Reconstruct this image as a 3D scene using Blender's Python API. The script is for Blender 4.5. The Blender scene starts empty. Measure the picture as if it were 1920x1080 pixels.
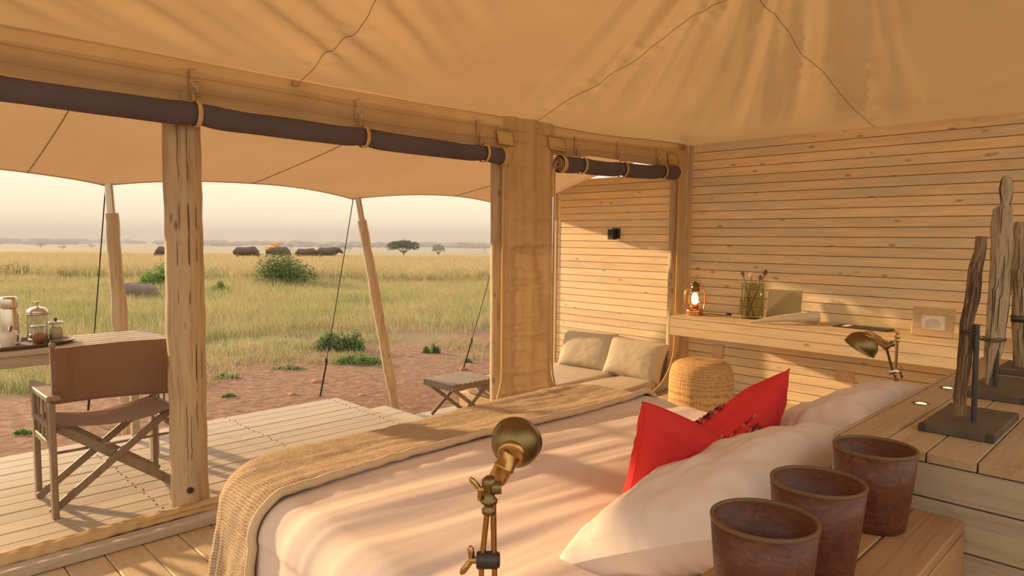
import bpy, math, random
import numpy as np
from mathutils import Vector, Matrix, noise
random.seed(7)
rng = np.random.default_rng(7)
SC = bpy.context.scene
COL = SC.collection
PI = math.pi

# ---------------------------------------------------------------- camera, world, sun, exposure
CAM_H = 1.45
FPX = 1275.5
def cam_axes(yaw, pitch, roll):
    cy, sy = math.cos(yaw), math.sin(yaw)
    F = np.array([cy*math.cos(pitch), sy*math.cos(pitch), -math.sin(pitch)])
    r = np.array([sy, -cy, 0.0]); d = np.cross(F, r)
    c, s = math.cos(roll), math.sin(roll)
    return np.array([c*r+s*d, -s*r+c*d, F])
MC = cam_axes(math.radians(45.18), math.radians(4.197), math.radians(-0.513))
cd = bpy.data.cameras.new('camera'); cam = bpy.data.objects.new('camera', cd); COL.objects.link(cam)
cd.sensor_width = 36; cd.lens = 36*FPX/1920; cd.clip_end = 12000; cd.clip_start = 0.02
R3 = Matrix((MC[0], -MC[1], -MC[2])).transposed()
cam.matrix_world = Matrix.Translation((0, 0, CAM_H)) @ R3.to_4x4()
SC.camera = cam
def ray(x, y): return MC.T @ np.array([(x-960)/FPX, (y-540)/FPX, 1.0])
C0 = np.array([0, 0, CAM_H])
def az(x, y, z): d = ray(x, y); return C0 + d*(z-CAM_H)/d[2]
def ax(x, y, X): d = ray(x, y); return C0 + d*X/d[0]
def ay(x, y, Y): d = ray(x, y); return C0 + d*Y/d[1]

SUN_AZ = math.radians(-77.2)      # direction the light travels (plan)
SUN_EL = math.radians(14.0)
w = bpy.data.worlds.new('sky'); SC.world = w; w.use_nodes = True
wt = w.node_tree; wt.nodes.clear()
wo = wt.nodes.new('ShaderNodeOutputWorld'); wb = wt.nodes.new('ShaderNodeBackground')
wtc = wt.nodes.new('ShaderNodeTexCoord'); wsx = wt.nodes.new('ShaderNodeSeparateXYZ'); wr = wt.nodes.new('ShaderNodeValToRGB')
wt.links.new(wtc.outputs['Generated'], wsx.inputs[0]); wt.links.new(wsx.outputs['Z'], wr.inputs['Fac'])
wt.links.new(wr.outputs['Color'], wb.inputs['Color']); wt.links.new(wb.outputs[0], wo.inputs[0])
cr = wr.color_ramp
cr.elements[0].position = 0.0; cr.elements[0].color = (.60, .50, .355, 1)
cr.elements[1].position = 0.9; cr.elements[1].color = (.80, .79, .77, 1)
e = cr.elements.new(0.06); e.color = (.62, .53, .385, 1)
e = cr.elements.new(0.16); e.color = (.69, .61, .455, 1)
e = cr.elements.new(0.45); e.color = (.82, .75, .60, 1)
wb.inputs['Strength'].default_value = 1.5
sl = bpy.data.lights.new('sun', 'SUN'); sun = bpy.data.objects.new('sun', sl); COL.objects.link(sun)
sl.energy = 6.0; sl.angle = math.radians(1.6); sl.color = (1.0, 0.66, 0.34)
sd = Vector((math.cos(SUN_AZ)*math.cos(SUN_EL), math.sin(SUN_AZ)*math.cos(SUN_EL), -math.sin(SUN_EL)))
sun.rotation_euler = (-sd).to_track_quat('Z', 'Y').to_euler(); sun.location = (-3, 14, 6)
SC.view_settings.view_transform = 'Standard'; SC.view_settings.look = 'None'
SC.view_settings.gamma = 1; SC.view_settings.use_curve_mapping = False
SC.view_settings.exposure = 0.4
SC.cycles.max_bounces = 10; SC.cycles.diffuse_bounces = 6; SC.cycles.transmission_bounces = 8; SC.cycles.transparent_max_bounces = 12
SC.cycles.volume_bounces = 1; SC.cycles.caustics_reflective = False; SC.cycles.caustics_refractive = False
SC.cycles.sample_clamp_indirect = 4

# ---------------------------------------------------------------- materials
def new_mat(name):
    m = bpy.data.materials.new(name); m.use_nodes = True
    return m, m.node_tree, m.node_tree.nodes['Principled BSDF']
def nd(nt, t, **kw):
    n = nt.nodes.new(t)
    for k, v in kw.items(): setattr(n, k, v)
    return n
def setin(n, **kw):
    for k, v in kw.items(): n.inputs[k.replace('_', ' ')].default_value = v
def coords(nt, scale=(1, 1, 1), rnd=True, kind='Object'):
    tc = nd(nt, 'ShaderNodeTexCoord'); mp = nd(nt, 'ShaderNodeMapping')
    mp.inputs['Scale'].default_value = scale
    if rnd:
        oi = nd(nt, 'ShaderNodeObjectInfo'); mu = nd(nt, 'ShaderNodeMath', operation='MULTIPLY'); mu.inputs[1].default_value = 57.0
        nt.links.new(oi.outputs['Random'], mu.inputs[0]); va = nd(nt, 'ShaderNodeVectorMath', operation='ADD')
        nt.links.new(tc.outputs[kind], va.inputs[0]); nt.links.new(mu.outputs[0], va.inputs[1]); nt.links.new(va.outputs[0], mp.inputs[0])
    else: nt.links.new(tc.outputs[kind], mp.inputs[0])
    return mp
def c4(c): return (c[0], c[1], c[2], 1)
def mix(nt, fac, a, b, blend='MIX'):
    m = nd(nt, 'ShaderNodeMix', data_type='RGBA', blend_type=blend)
    if isinstance(fac, (int, float)): m.inputs[0].default_value = fac
    else: nt.links.new(fac, m.inputs[0])
    for s, i in ((a, 6), (b, 7)):
        if isinstance(s, tuple): m.inputs[i].default_value = c4(s)
        else: nt.links.new(s, m.inputs[i])
    return m.outputs[2]
def ramp(nt, fac, pts):
    r = nd(nt, 'ShaderNodeValToRGB'); nt.links.new(fac, r.inputs[0]); el = r.color_ramp.elements
    el[0].position = pts[0][0]; el[0].color = c4(pts[0][1]) if isinstance(pts[0][1], tuple) else (pts[0][1],)*3+(1,)
    el[1].position = pts[-1][0]; el[1].color = c4(pts[-1][1]) if isinstance(pts[-1][1], tuple) else (pts[-1][1],)*3+(1,)
    for p, c in pts[1:-1]:
        q = el.new(p); q.color = c4(c) if isinstance(c, tuple) else (c, c, c, 1)
    return r.outputs[0]
def nz(nt, vec, scale, detail=3, rough=.55, dist=0):
    n = nd(nt, 'ShaderNodeTexNoise'); setin(n, Scale=scale, Detail=detail, Roughness=rough, Distortion=dist)
    nt.links.new(vec.outputs[0], n.inputs['Vector']); return n.outputs['Fac']
def bump(nt, bsdf, h, strength, dist=.01):
    b = nd(nt, 'ShaderNodeBump'); setin(b, Strength=strength, Distance=dist)
    nt.links.new(h, b.inputs['Height']); nt.links.new(b.outputs[0], bsdf.inputs['Normal'])
def wood(name, light, dark, grey, axis='Y', rough=.65, knots=True, greyamt=.5, gs=1.0, var=.12, bs=.25):
    """axis: direction of the grain"""
    m, nt, b = new_mat(name)
    k = {'X': (1, 14, 14), 'Y': (14, 1, 14), 'Z': (14, 14, 1)}[axis]
    mp = coords(nt, tuple(v*gs for v in k))
    g = nz(nt, mp, 3.0, 6, .65, .6)
    col = ramp(nt, g, [(.30, dark), (.50, light), (.75, tuple(min(1, c*1.12) for c in light))])
    mp2 = coords(nt, {'X': (.8, 3, 3), 'Y': (3, .8, 3), 'Z': (3, 3, .8)}[axis])
    g2 = nz(nt, mp2, 1.6, 4, .6)
    f2 = ramp(nt, g2, [(.45, 0.0), (.68, greyamt)])
    col = mix(nt, f2, col, grey)
    if knots:
        kk = {'X': (4.0, 9, 9), 'Y': (9, 4.0, 9), 'Z': (9, 9, 4.0)}[axis]
        mp3 = coords(nt, kk)
        v = nd(nt, 'ShaderNodeTexVoronoi'); setin(v, Scale=1.0, Randomness=1.0); nt.links.new(mp3.outputs[0], v.inputs['Vector'])
        kf = ramp(nt, v.outputs['Distance'], [(.03, .9), (.10, .40), (.15, 0.0)])
        col = mix(nt, kf, col, tuple(c*.45 for c in dark))
    oi = nd(nt, 'ShaderNodeObjectInfo')
    vv = nd(nt, 'ShaderNodeMapRange'); setin(vv, To_Min=1-var, To_Max=1+var*.5); nt.links.new(oi.outputs['Random'], vv.inputs[0])
    hs = nd(nt, 'ShaderNodeHueSaturation'); nt.links.new(vv.outputs[0], hs.inputs['Value']); nt.links.new(col, hs.inputs['Color'])
    nt.links.new(hs.outputs[0], b.inputs['Base Color']); b.inputs['Roughness'].default_value = rough
    bump(nt, b, g, bs, .004 if bs < .5 else .012)
    return m
def cloth(name, col, col2, rough=.9, weave=400, trans=0.0, bs=.15, mott=3.0, sheen=0.0):
    m, nt, b = new_mat(name)
    mp = coords(nt, rnd=False)
    n1 = nz(nt, mp, mott, 4); c = mix(nt, ramp(nt, n1, [(.35, 0.0), (.7, 1.0)]), col, col2)
    nt.links.new(c, b.inputs['Base Color']); b.inputs['Roughness'].default_value = rough
    b.inputs['Specular IOR Level'].default_value = .15
    n2 = nz(nt, mp, weave, 2); bump(nt, b, n2, bs, .002)
    if trans > 0:
        t = nd(nt, 'ShaderNodeBsdfTranslucent'); nt.links.new(c, t.inputs[0]); ms = nd(nt, 'ShaderNodeMixShader'); ms.inputs[0].default_value = trans
        out = nt.nodes['Material Output']; nt.links.new(b.outputs[0], ms.inputs[1]); nt.links.new(t.outputs[0], ms.inputs[2]); nt.links.new(ms.outputs[0], out.inputs[0])
    return m
def plain(name, col, rough=.5, metal=0.0, var=.0, scale=20, bs=0.0):
    m, nt, b = new_mat(name); b.inputs['Roughness'].default_value = rough; b.inputs['Metallic'].default_value = metal
    mp = coords(nt); n1 = nz(nt, mp, scale, 3)
    c = mix(nt, n1, tuple(x*(1-var) for x in col), tuple(min(1, x*(1+var)) for x in col))
    nt.links.new(c, b.inputs['Base Color'])
    if bs: bump(nt, b, n1, bs, .004)
    return m
def glass(name, col=(1, 1, 1), rough=.03):
    """thin-walled glass: clear or tinted pane with fresnel reflections"""
    m, nt, b = new_mat(name); tr = nd(nt, 'ShaderNodeBsdfTransparent'); tr.inputs[0].default_value = c4(col)
    gl = nd(nt, 'ShaderNodeBsdfGlossy'); gl.inputs['Roughness'].default_value = rough; lw = nd(nt, 'ShaderNodeLayerWeight'); lw.inputs[0].default_value = .35
    ml = nd(nt, 'ShaderNodeMath', operation='MULTIPLY'); ml.inputs[1].default_value = .45; nt.links.new(lw.outputs['Facing'], ml.inputs[0]); ms = nd(nt, 'ShaderNodeMixShader'); nt.links.new(ml.outputs[0], ms.inputs[0]); nt.links.new(tr.outputs[0], ms.inputs[1]); nt.links.new(gl.outputs[0], ms.inputs[2])
    nt.links.new(ms.outputs[0], nt.nodes['Material Output'].inputs[0]); return m
def emit(name, col, s):
    m, nt, b = new_mat(name); b.inputs['Emission Color'].default_value = c4(col); b.inputs['Emission Strength'].default_value = s
    b.inputs['Base Color'].default_value = c4(col); return m
M = {}
M['roof'] = cloth('roof_canvas', (.66, .46, .235), (.60, .41, .20), trans=.15, weave=350, mott=1.5)
M['awning'] = cloth('awning_canvas', (.60, .41, .225), (.56, .37, .20), trans=.20, weave=350, mott=1.2)
M['canvas'] = cloth('wall_canvas', (.60, .42, .23), (.53, .36, .19), trans=.05, weave=350, mott=4)
M['canvas_edge'] = cloth('canvas_edge', (.62, .42, .22), (.55, .36, .18))
M['canvas_light'] = cloth('canvas_reinforcement', (.62, .44, .20), (.56, .38, .16))
M['stitch'] = plain('stitching', (.32, .20, .10), .9)
M['blind'] = cloth('blind_cloth', (.125, .105, .120), (.105, .088, .100))
M['pine'] = wood('limed_pine', (.84, .65, .41), (.73, .52, .30), (.62, .58, .45), 'Y', .6, greyamt=.75)
M['pine_x'] = wood('limed_pine_trim', (.60, .42, .24), (.48, .31, .16), (.44, .38, .27), 'Z', .6)
M['desk'] = wood('desk_pine', (.60, .45, .27), (.50, .35, .20), (.46, .40, .28), 'Y', .55)
M['deck'] = wood('weathered_deck', (.46, .385, .305), (.36, .285, .22), (.41, .38, .33), 'X', .7, knots=False, var=.12)
M['deck_y'] = wood('weathered_deck_floor', (.54, .40, .25), (.44, .31, .18), (.44, .38, .28), 'Y', .6, knots=False)
M['console'] = wood('console_boards', (.40, .27, .155), (.27, .17, .09), (.36, .29, .20), 'X', .45, knots=False, var=.15)
M['console_grey'] = wood('console_side_boards', (.36, .28, .20), (.22, .16, .11), (.40, .34, .26), 'Y', .55, knots=False, var=.15)
M['table_wood'] = wood('grey_table_wood', (.42, .35, .27), (.30, .24, .17), (.44, .40, .34), 'X', .6, knots=False, var=.1)
M['chair_wood'] = wood('chair_wood', (.24, .17, .12), (.17, .115, .08), (.28, .23, .18), 'Z', .6, knots=False, var=.1)
M['stool_wood'] = wood('stool_wood', (.24, .19, .14), (.16, .12, .09), (.28, .24, .20), 'X', .6, knots=False, var=.1)
M['pole'] = wood('peeled_pole', (.46, .335, .20), (.27, .17, .09), (.42, .35, .25), 'Z', .6, knots=True, gs=.7)
M['pole2'] = wood('pale_pole', (.56, .43, .28), (.36, .25, .14), (.50, .41, .30), 'Z', .5, knots=True, gs=.6)
M['crack'] = plain('dark_crack_and_gap_shade', (.07, .04, .02), .95)  # wood cracks; also the painted shade under deck and floor gaps
M['drift'] = wood('driftwood', (.33, .19, .10), (.07, .03, .015), (.40, .27, .16), 'Z', .85, knots=False, gs=5.0, bs=1.0)
M['drift_pale'] = wood('pale_driftwood', (.48, .35, .21), (.15, .08, .04), (.50, .38, .25), 'Z', .8, knots=False, gs=4.0, bs=1.0)
M['chair_canvas'] = cloth('chair_canvas', (.235, .140, .095), (.205, .12, .08), bs=.3)
M['seat_canvas'] = cloth('seat_canvas', (.27, .18, .14), (.23, .15, .11), bs=.3)
M['linen'] = cloth('duvet_linen', (.70, .58, .53), (.66, .54, .48), weave=260, bs=.2)
M['pillow'] = cloth('white_cotton', (.70, .62, .58), (.66, .57, .53), weave=260, bs=.15)
M['red'] = cloth('red_linen', (.62, .042, .040), (.54, .032, .030), weave=200, bs=.3)
M['beige'] = cloth('beige_upholstery', (.52, .43, .34), (.48, .39, .30), weave=260)
M['bolster'] = cloth('bolster_linen', (.50, .42, .31), (.45, .37, .27), weave=260)
M['steel'] = plain('brushed_steel', (.62, .56, .50), .28, 1.0, .05)
M['iron'] = plain('dark_iron', (.07, .06, .055), .5, .7, .3, 30)
M['slate'] = plain('rusty_iron_plate', (.10, .075, .055), .6, .3, .5, 14, .3)
M['brass'] = plain('aged_brass', (.21, .15, .065), .42, 1.0, .25, 8)
M['brass_b'] = plain('bright_brass', (.46, .27, .10), .32, 1.0, .15, 12)
M['copper'] = plain('copper', (.72, .33, .14), .25, 1.0, .15, 12)
M['black'] = plain('black_plastic', (.02, .02, .02), .5)
M['rope'] = plain('black_rope', (.04, .035, .03), .9)
M['white'] = plain('white_ceramic', (.75, .72, .68), .25)
M['glass'] = glass('clear_glass', (.95, .96, .95))
M['vase'] = glass('smoked_green_glass', (.82, .84, .72), .05)
M['sugar'] = plain('white_sugar', (.70, .56, .36), .9, 0, .1, 200, .4)
M['brown_sugar'] = plain('brown_sugar', (.50, .26, .12), .9, 0, .3, 90, .8)
M['coffee'] = plain('coffee', (.10, .045, .02), .3)
M['cork'] = plain('wooden_knob', (.16, .09, .05), .6)
M['horn'] = plain('bleached_horn', (.74, .62, .46), .6, 0, .15, 25, .3)
M['paper'] = plain('paper', (.80, .74, .62), .8)
M['print'] = plain('printed_ink', (.40, .36, .30), .8)
M['gold'] = plain('gold_card', (.52, .42, .10), .45, .2, .1)
M['book'] = cloth('linen_book_cover', (.36, .29, .18), (.33, .26, .155))
M['copperplate'] = plain('copper_plate', (.66, .42, .24), .5, .25, .3, 40, .3)
M['frame'] = wood('picture_frame_wood', (.55, .37, .20), (.45, .28, .14), (.50, .38, .24), 'Y', .5, knots=False, gs=4)
M['yellow'] = plain('yellow_petals', (.95, .55, .03), .6)
M['red_stone'] = plain('red_stone', (.36, .15, .09), .9, 0, .3, 8, .5)
M['led'] = emit('warm_led', (1.0, .72, .25), 6.0)
M['flame'] = emit('lantern_light', (1.0, .62, .25), 3.0)
M['bulb'] = emit('lamp_bulb', (1.0, .90, .65), .6)
M['hide'] = plain('buffalo_hide', (.11, .07, .055), .8, 0, .4, 3, .3)
M['hoghide'] = plain('warthog_hide', (.16, .115, .095), .85, 0, .4, 5, .3)
M['hornm'] = plain('buffalo_horn', (.10, .09, .08), .5)
M['bark'] = plain('bark', (.10, .07, .05), .9, 0, .2)
def woven(name, c1, c2, sx, sy, axes, bs=.6):
    m, nt, b = new_mat(name)
    tc = nd(nt, 'ShaderNodeTexCoord'); sep = nd(nt, 'ShaderNodeSeparateXYZ'); nt.links.new(tc.outputs['UV'], sep.inputs[0])
    hs = []
    for ch, s in (('X', sx), ('Y', sy)):
        mu = nd(nt, 'ShaderNodeMath', operation='MULTIPLY'); mu.inputs[1].default_value = s; nt.links.new(sep.outputs[ch], mu.inputs[0])
        nn = nd(nt, 'ShaderNodeTexNoise'); setin(nn, Scale=22.0, Detail=2.0); nt.links.new(tc.outputs['UV'], nn.inputs['Vector'])
        ad = nd(nt, 'ShaderNodeMath', operation='MULTIPLY_ADD'); ad.inputs[1].default_value = 5.0
        nt.links.new(nn.outputs['Fac'], ad.inputs[0]); nt.links.new(mu.outputs[0], ad.inputs[2])
        si = nd(nt, 'ShaderNodeMath', operation='SINE'); nt.links.new(ad.outputs[0], si.inputs[0]); hs.append(si.outputs[0])
    mm = nd(nt, 'ShaderNodeMath', operation='ADD'); nt.links.new(hs[0], mm.inputs[0]); nt.links.new(hs[1], mm.inputs[1])
    mp = nd(nt, 'ShaderNodeMapping'); mp.inputs['Scale'].default_value = (sx*.6, sy*.05, 1); nt.links.new(tc.outputs['UV'], mp.inputs[0])
    n2 = nz(nt, mp, 1.0, 3); mp2 = nd(nt, 'ShaderNodeMapping'); mp2.inputs['Scale'].default_value = (sx*.05, sy*.4, 1); nt.links.new(tc.outputs['UV'], mp2.inputs[0])
    n3 = nz(nt, mp2, 1.0, 3)
    ad = nd(nt, 'ShaderNodeMath', operation='ADD'); nt.links.new(n2, ad.inputs[0]); nt.links.new(n3, ad.inputs[1])
    f = nd(nt, 'ShaderNodeMath', operation='MULTIPLY_ADD'); f.inputs[1].default_value = .18; nt.links.new(mm.outputs[0], f.inputs[0]); nt.links.new(ad.outputs[0], f.inputs[2])
    c = ramp(nt, f.outputs[0], [(.55, c2), (1.15, c1)]); nt.links.new(c, b.inputs['Base Color']); b.inputs['Roughness'].default_value = .95
    b.inputs['Specular IOR Level'].default_value = .1
    bump(nt, b, f.outputs[0], bs, .006)
    return m
M['throw'] = woven('woven_throw', (.54, .41, .28), (.12, .08, .05), 1700, 620, None, .6)
M['pouf'] = woven('pouf_rope', (.68, .43, .20), (.30, .165, .07), 620, 200, None, 1.0)
def cupmat():
    m, nt, b = new_mat('dark_lacquer'); mp = coords(nt, (5, 5, 9)); n = nz(nt, mp, 9, 6, .7, 1.0)
    c = ramp(nt, n, [(.3, (.065, .020, .012)), (.55, (.11, .036, .020)), (.78, (.20, .070, .034))]); nt.links.new(c, b.inputs['Base Color'])
    b.inputs['Roughness'].default_value = .42; b.inputs['Specular IOR Level'].default_value = .25; b.inputs['Coat Weight'].default_value = .06; b.inputs['Coat Roughness'].default_value = .3; return m
M['cup'] = cupmat(); M['cup_rim'] = plain('cup_rim', (.12, .060, .022), .5)
def leafmat(name, a, b_, trans=.3):
    m, nt, b = new_mat(name); g = nd(nt, 'ShaderNodeNewGeometry')
    c = mix(nt, g.outputs['Random Per Island'], a, b_); nt.links.new(c, b.inputs['Base Color']); b.inputs['Roughness'].default_value = .75
    b.inputs['Specular IOR Level'].default_value = .2
    t = nd(nt, 'ShaderNodeBsdfTranslucent'); nt.links.new(c, t.inputs[0]); ms = nd(nt, 'ShaderNodeMixShader'); ms.inputs[0].default_value = trans
    nt.links.new(b.outputs[0], ms.inputs[1]); nt.links.new(t.outputs[0], ms.inputs[2]); nt.links.new(ms.outputs[0], nt.nodes['Material Output'].inputs[0]); return m
M['leaf'] = leafmat('shrub_leaf', (.075, .13, .045), (.16, .22, .08))
M['leaf_bright'] = leafmat('bright_leaf', (.13, .23, .055), (.25, .34, .11))
M['leaf_far'] = leafmat('acacia_leaf', (.06, .085, .05), (.11, .135, .075), .15)
M['leaf_dull'] = leafmat('dull_leaf', (.13, .17, .06), (.22, .24, .09))
def grassmat():
    m, nt, b = new_mat('savanna_grass'); g = nd(nt, 'ShaderNodeNewGeometry'); mp = nd(nt, 'ShaderNodeMapping'); nt.links.new(g.outputs['Position'], mp.inputs[0])
    mp.inputs['Scale'].default_value = (1, 1, 0)
    n = nz(nt, mp, .42, 4, .6); add = nd(nt, 'ShaderNodeMath', operation='MULTIPLY_ADD'); add.inputs[1].default_value = .45; nt.links.new(g.outputs['Random Per Island'], add.inputs[0]); nt.links.new(n, add.inputs[2])
    sep = nd(nt, 'ShaderNodeSeparateXYZ'); nt.links.new(g.outputs['Position'], sep.inputs[0])
    s = nd(nt, 'ShaderNodeMath', operation='ADD'); nt.links.new(sep.outputs['X'], s.inputs[0]); nt.links.new(sep.outputs['Y'], s.inputs[1])
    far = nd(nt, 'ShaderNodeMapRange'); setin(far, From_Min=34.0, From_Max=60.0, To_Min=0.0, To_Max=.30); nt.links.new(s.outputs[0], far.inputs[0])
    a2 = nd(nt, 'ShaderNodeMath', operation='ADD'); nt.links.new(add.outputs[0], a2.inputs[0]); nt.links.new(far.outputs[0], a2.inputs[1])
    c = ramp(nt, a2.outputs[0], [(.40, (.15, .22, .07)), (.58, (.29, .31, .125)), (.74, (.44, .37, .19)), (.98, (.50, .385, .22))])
    nt.links.new(c, b.inputs['Base Color']); b.inputs['Roughness'].default_value = .8; b.inputs['Specular IOR Level'].default_value = .15
    t = nd(nt, 'ShaderNodeBsdfTranslucent'); nt.links.new(c, t.inputs[0]); ms = nd(nt, 'ShaderNodeMixShader'); ms.inputs[0].default_value = .35
    nt.links.new(b.outputs[0], ms.inputs[1]); nt.links.new(t.outputs[0], ms.inputs[2]); nt.links.new(ms.outputs[0], nt.nodes['Material Output'].inputs[0]); return m
M['grass'] = grassmat()
def groundmat():
    m, nt, b = new_mat('savanna_ground'); g = nd(nt, 'ShaderNodeNewGeometry'); mp = nd(nt, 'ShaderNodeMapping'); nt.links.new(g.outputs['Position'], mp.inputs[0])
    sep = nd(nt, 'ShaderNodeSeparateXYZ'); nt.links.new(g.outputs['Position'], sep.inputs[0])
    s = nd(nt, 'ShaderNodeMath', operation='ADD'); nt.links.new(sep.outputs['X'], s.inputs[0]); nt.links.new(sep.outputs['Y'], s.inputs[1])
    nb = nz(nt, mp, .6, 5)
    wob = nd(nt, 'ShaderNodeMath', operation='MULTIPLY_ADD'); wob.inputs[1].default_value = 6.0; nt.links.new(nb, wob.inputs[0]); nt.links.new(sep.outputs['Y'], wob.inputs[2])
    soil = nd(nt, 'ShaderNodeMapRange'); setin(soil, From_Min=12.3, From_Max=13.8); nt.links.new(wob.outputs[0], soil.inputs[0])
    nf = nz(nt, mp, 9.0, 6, .7)
    red = ramp(nt, nf, [(.35, (.15, .08, .052)), (.55, (.25, .142, .09)), (.75, (.36, .22, .145))])
    gr = ramp(nt, nz(nt, mp, .8, 5), [(.35, (.15, .155, .065)), (.6, (.26, .215, .11))])
    far = nd(nt, 'ShaderNodeMapRange'); setin(far, From_Min=30.0, From_Max=80.0); nt.links.new(s.outputs[0], far.inputs[0])
    mps = nd(nt, 'ShaderNodeMapping'); nt.links.new(g.outputs['Position'], mps.inputs[0]); mps.inputs['Rotation'].default_value = (0, 0, math.radians(-45)); mps.inputs['Scale'].default_value = (.05, .006, 0)
    gold = ramp(nt, nz(nt, mps, 1.0, 4), [(.35, (.26, .225, .13)), (.65, (.37, .295, .18))])
    c = mix(nt, far.outputs[0], gr, gold); c = mix(nt, soil.outputs[0], red, c)
    nt.links.new(c, b.inputs['Base Color']); b.inputs['Roughness'].default_value = .95; b.inputs['Specular IOR Level'].default_value = .1
    bump(nt, b, nf, .8, .03); return m
M['ground'] = groundmat()

# ---------------------------------------------------------------- mesh building
class MB:
    def __init__(s): s.v = []; s.f = []; s.sm = []; s.uv = None
    def add(s, vs, fs, smooth=False):
        o = len(s.v); s.v += [tuple(p) for p in vs]; s.f += [tuple(i+o for i in f) for f in fs]; s.sm += [smooth]*len(fs); return s
    def box(s, c, sz, b=.004, R=None):
        """chamfered box, centre c, size sz, optional 3x3 rotation"""
        h = [x/2 for x in sz]; b = min(b, min(h)*.6); vs = []; idx = {}
        for sx in (-1, 1):
            for sy in (-1, 1):
                for s_z in (-1, 1):
                    sg = (sx, sy, s_z)
                    for a in range(3):
                        p = [sg[i]*(h[i] if i == a else h[i]-b) for i in range(3)]
                        idx[(sg, a)] = len(vs); vs.append(Vector(p))
        fs = []
        def q(l):
            n = (vs[l[1]]-vs[l[0]]).cross(vs[l[2]]-vs[l[0]]); ctr = sum((vs[i] for i in l), Vector())/len(l)
            fs.append(tuple(l) if n.dot(ctr) > 0 else tuple(reversed(l)))
        for a in range(3):
            o = [i for i in range(3) if i != a]
            for sa in (-1, 1):
                l = []
                for p, r in ((-1, -1), (1, -1), (1, 1), (-1, 1)):
                    sg = [0, 0, 0]; sg[a] = sa; sg[o[0]] = p; sg[o[1]] = r; l.append(idx[(tuple(sg), a)])
                q(l)
            for p in (-1, 1):
                for r in (-1, 1):
                    l = []
                    for e_, ax_ in ((-1, o[0]), (1, o[0]), (1, o[1]), (-1, o[1])):
                        sg = [0, 0, 0]; sg[a] = e_; sg[o[0]] = p; sg[o[1]] = r; l.append(idx[(tuple(sg), ax_)])
                    q(l)
        for sx in (-1, 1):
            for sy in (-1, 1):
                for s_z in (-1, 1):
                    q([idx[((sx, sy, s_z), a)] for a in range(3)])
        c = Vector(c)
        if R is not None: vs = [R @ p for p in vs]
        return s.add([p+c for p in vs], fs)
    def bar(s, a, b, w, t, up=(0, 0, 1), bv=.003, ext=0):
        """rectangular bar between two points; w along 'up'-ish, t across"""
        a = Vector(a); b = Vector(b); d = (b-a).normalized(); u = Vector(up); x = d.cross(u).normalized(); u = x.cross(d).normalized()
        R = Matrix((x, d, u)).transposed(); return s.box((a+b)/2, (t, (b-a).length+ext, w), bv, R)
    def tube(s, pts, r, n=10, caps=True, smooth=True, squash=None):
        pts = [Vector(p) for p in pts]; k = len(pts); rs = r if isinstance(r, (list, tuple)) else [r]*k
        t0 = (pts[1]-pts[0]).normalized(); u = t0.orthogonal().normalized(); vs = []
        for i, p in enumerate(pts):
            t = ((pts[min(i+1, k-1)]-pts[max(i-1, 0)])).normalized()
            u = (u - t*u.dot(t)).normalized(); v = t.cross(u)
            for j in range(n):
                a = 2*PI*j/n; q = (u*math.cos(a)+v*math.sin(a))*rs[i]
                vs.append(p+q)
        fs = [(i*n+j, i*n+(j+1) % n, (i+1)*n+(j+1) % n, (i+1)*n+j) for i in range(k-1) for j in range(n)]
        s.add(vs, fs, smooth)
        if caps:
            s.add(vs[:n], [tuple(reversed(range(n)))]); s.add(vs[-n:], [tuple(range(n))])
        return s
    def lathe(s, prof, n=32, c=(0, 0, 0), R=None, smooth=True):
        c = Vector(c); vs = []
        for r, z in prof:
            for j in range(n):
                a = 2*PI*j/n; p = Vector((r*math.cos(a), r*math.sin(a), z))
                vs.append((R @ p if R is not None else p)+c)
        k = len(prof)
        fs = [(i*n+j, i*n+(j+1) % n, (i+1)*n+(j+1) % n, (i+1)*n+j) for i in range(k-1) for j in range(n)]
        return s.add(vs, fs, smooth)
    def grid(s, nu, nv, fn, smooth=True, closed_u=False, uvs=False):
        vs = [fn(i/(nu-1) if not closed_u else i/nu, j/(nv-1)) for j in range(nv) for i in range(nu)]
        fs = [(j*nu+i, j*nu+(i+1) % nu, (j+1)*nu+(i+1) % nu, (j+1)*nu+i) for j in range(nv-1) for i in range(nu if closed_u else nu-1)]
        if uvs: s.uv = [(i/(nu-1 if not closed_u else nu), j/(nv-1)) for j in range(nv) for i in range(nu)]
        return s.add(vs, fs, smooth)
    def blob(s, c, rad, n=12, m=8, R=None, fn=None):
        c = Vector(c); vs = []
        for i in range(m+1):
            th = PI*i/m
            for j in range(n):
                a = 2*PI*j/n; p = Vector((math.sin(th)*math.cos(a), math.sin(th)*math.sin(a), math.cos(th)))
                k = fn(p) if fn else 1; p = Vector((p.x*rad[0]*k, p.y*rad[1]*k, p.z*rad[2]*k)); vs.append((R @ p if R is not None else p)+c)
        fs = [(i*n+j, (i+1)*n+j, (i+1)*n+(j+1) % n, i*n+(j+1) % n) for i in range(m) for j in range(n)]
        return s.add(vs, fs, True)
    def build(s, name, mat, parent=None, loc=None, link=True):
        me = bpy.data.meshes.new(name)
        o = Vector((0, 0, 0))
        if parent is not None: o = wloc(parent)
        if loc is not None: o = Vector(loc)
        me.from_pydata([(p[0]-o.x, p[1]-o.y, p[2]-o.z) for p in s.v], [], s.f); me.update()
        me.polygons.foreach_set('use_smooth', s.sm)
        if s.uv:
            l = me.uv_layers.new(name='UVMap'); vi = np.zeros(len(me.loops), dtype=np.int32); me.loops.foreach_get('vertex_index', vi)
            uv = np.array(s.uv + [(0, 0)]*(len(s.v)-len(s.uv)), dtype=np.float32)
            l.data.foreach_set('uv', uv[vi].ravel())
        me.materials.append(M[mat] if isinstance(mat, str) else mat)
        ob = bpy.data.objects.new(name, me); COL.objects.link(ob)
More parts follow.
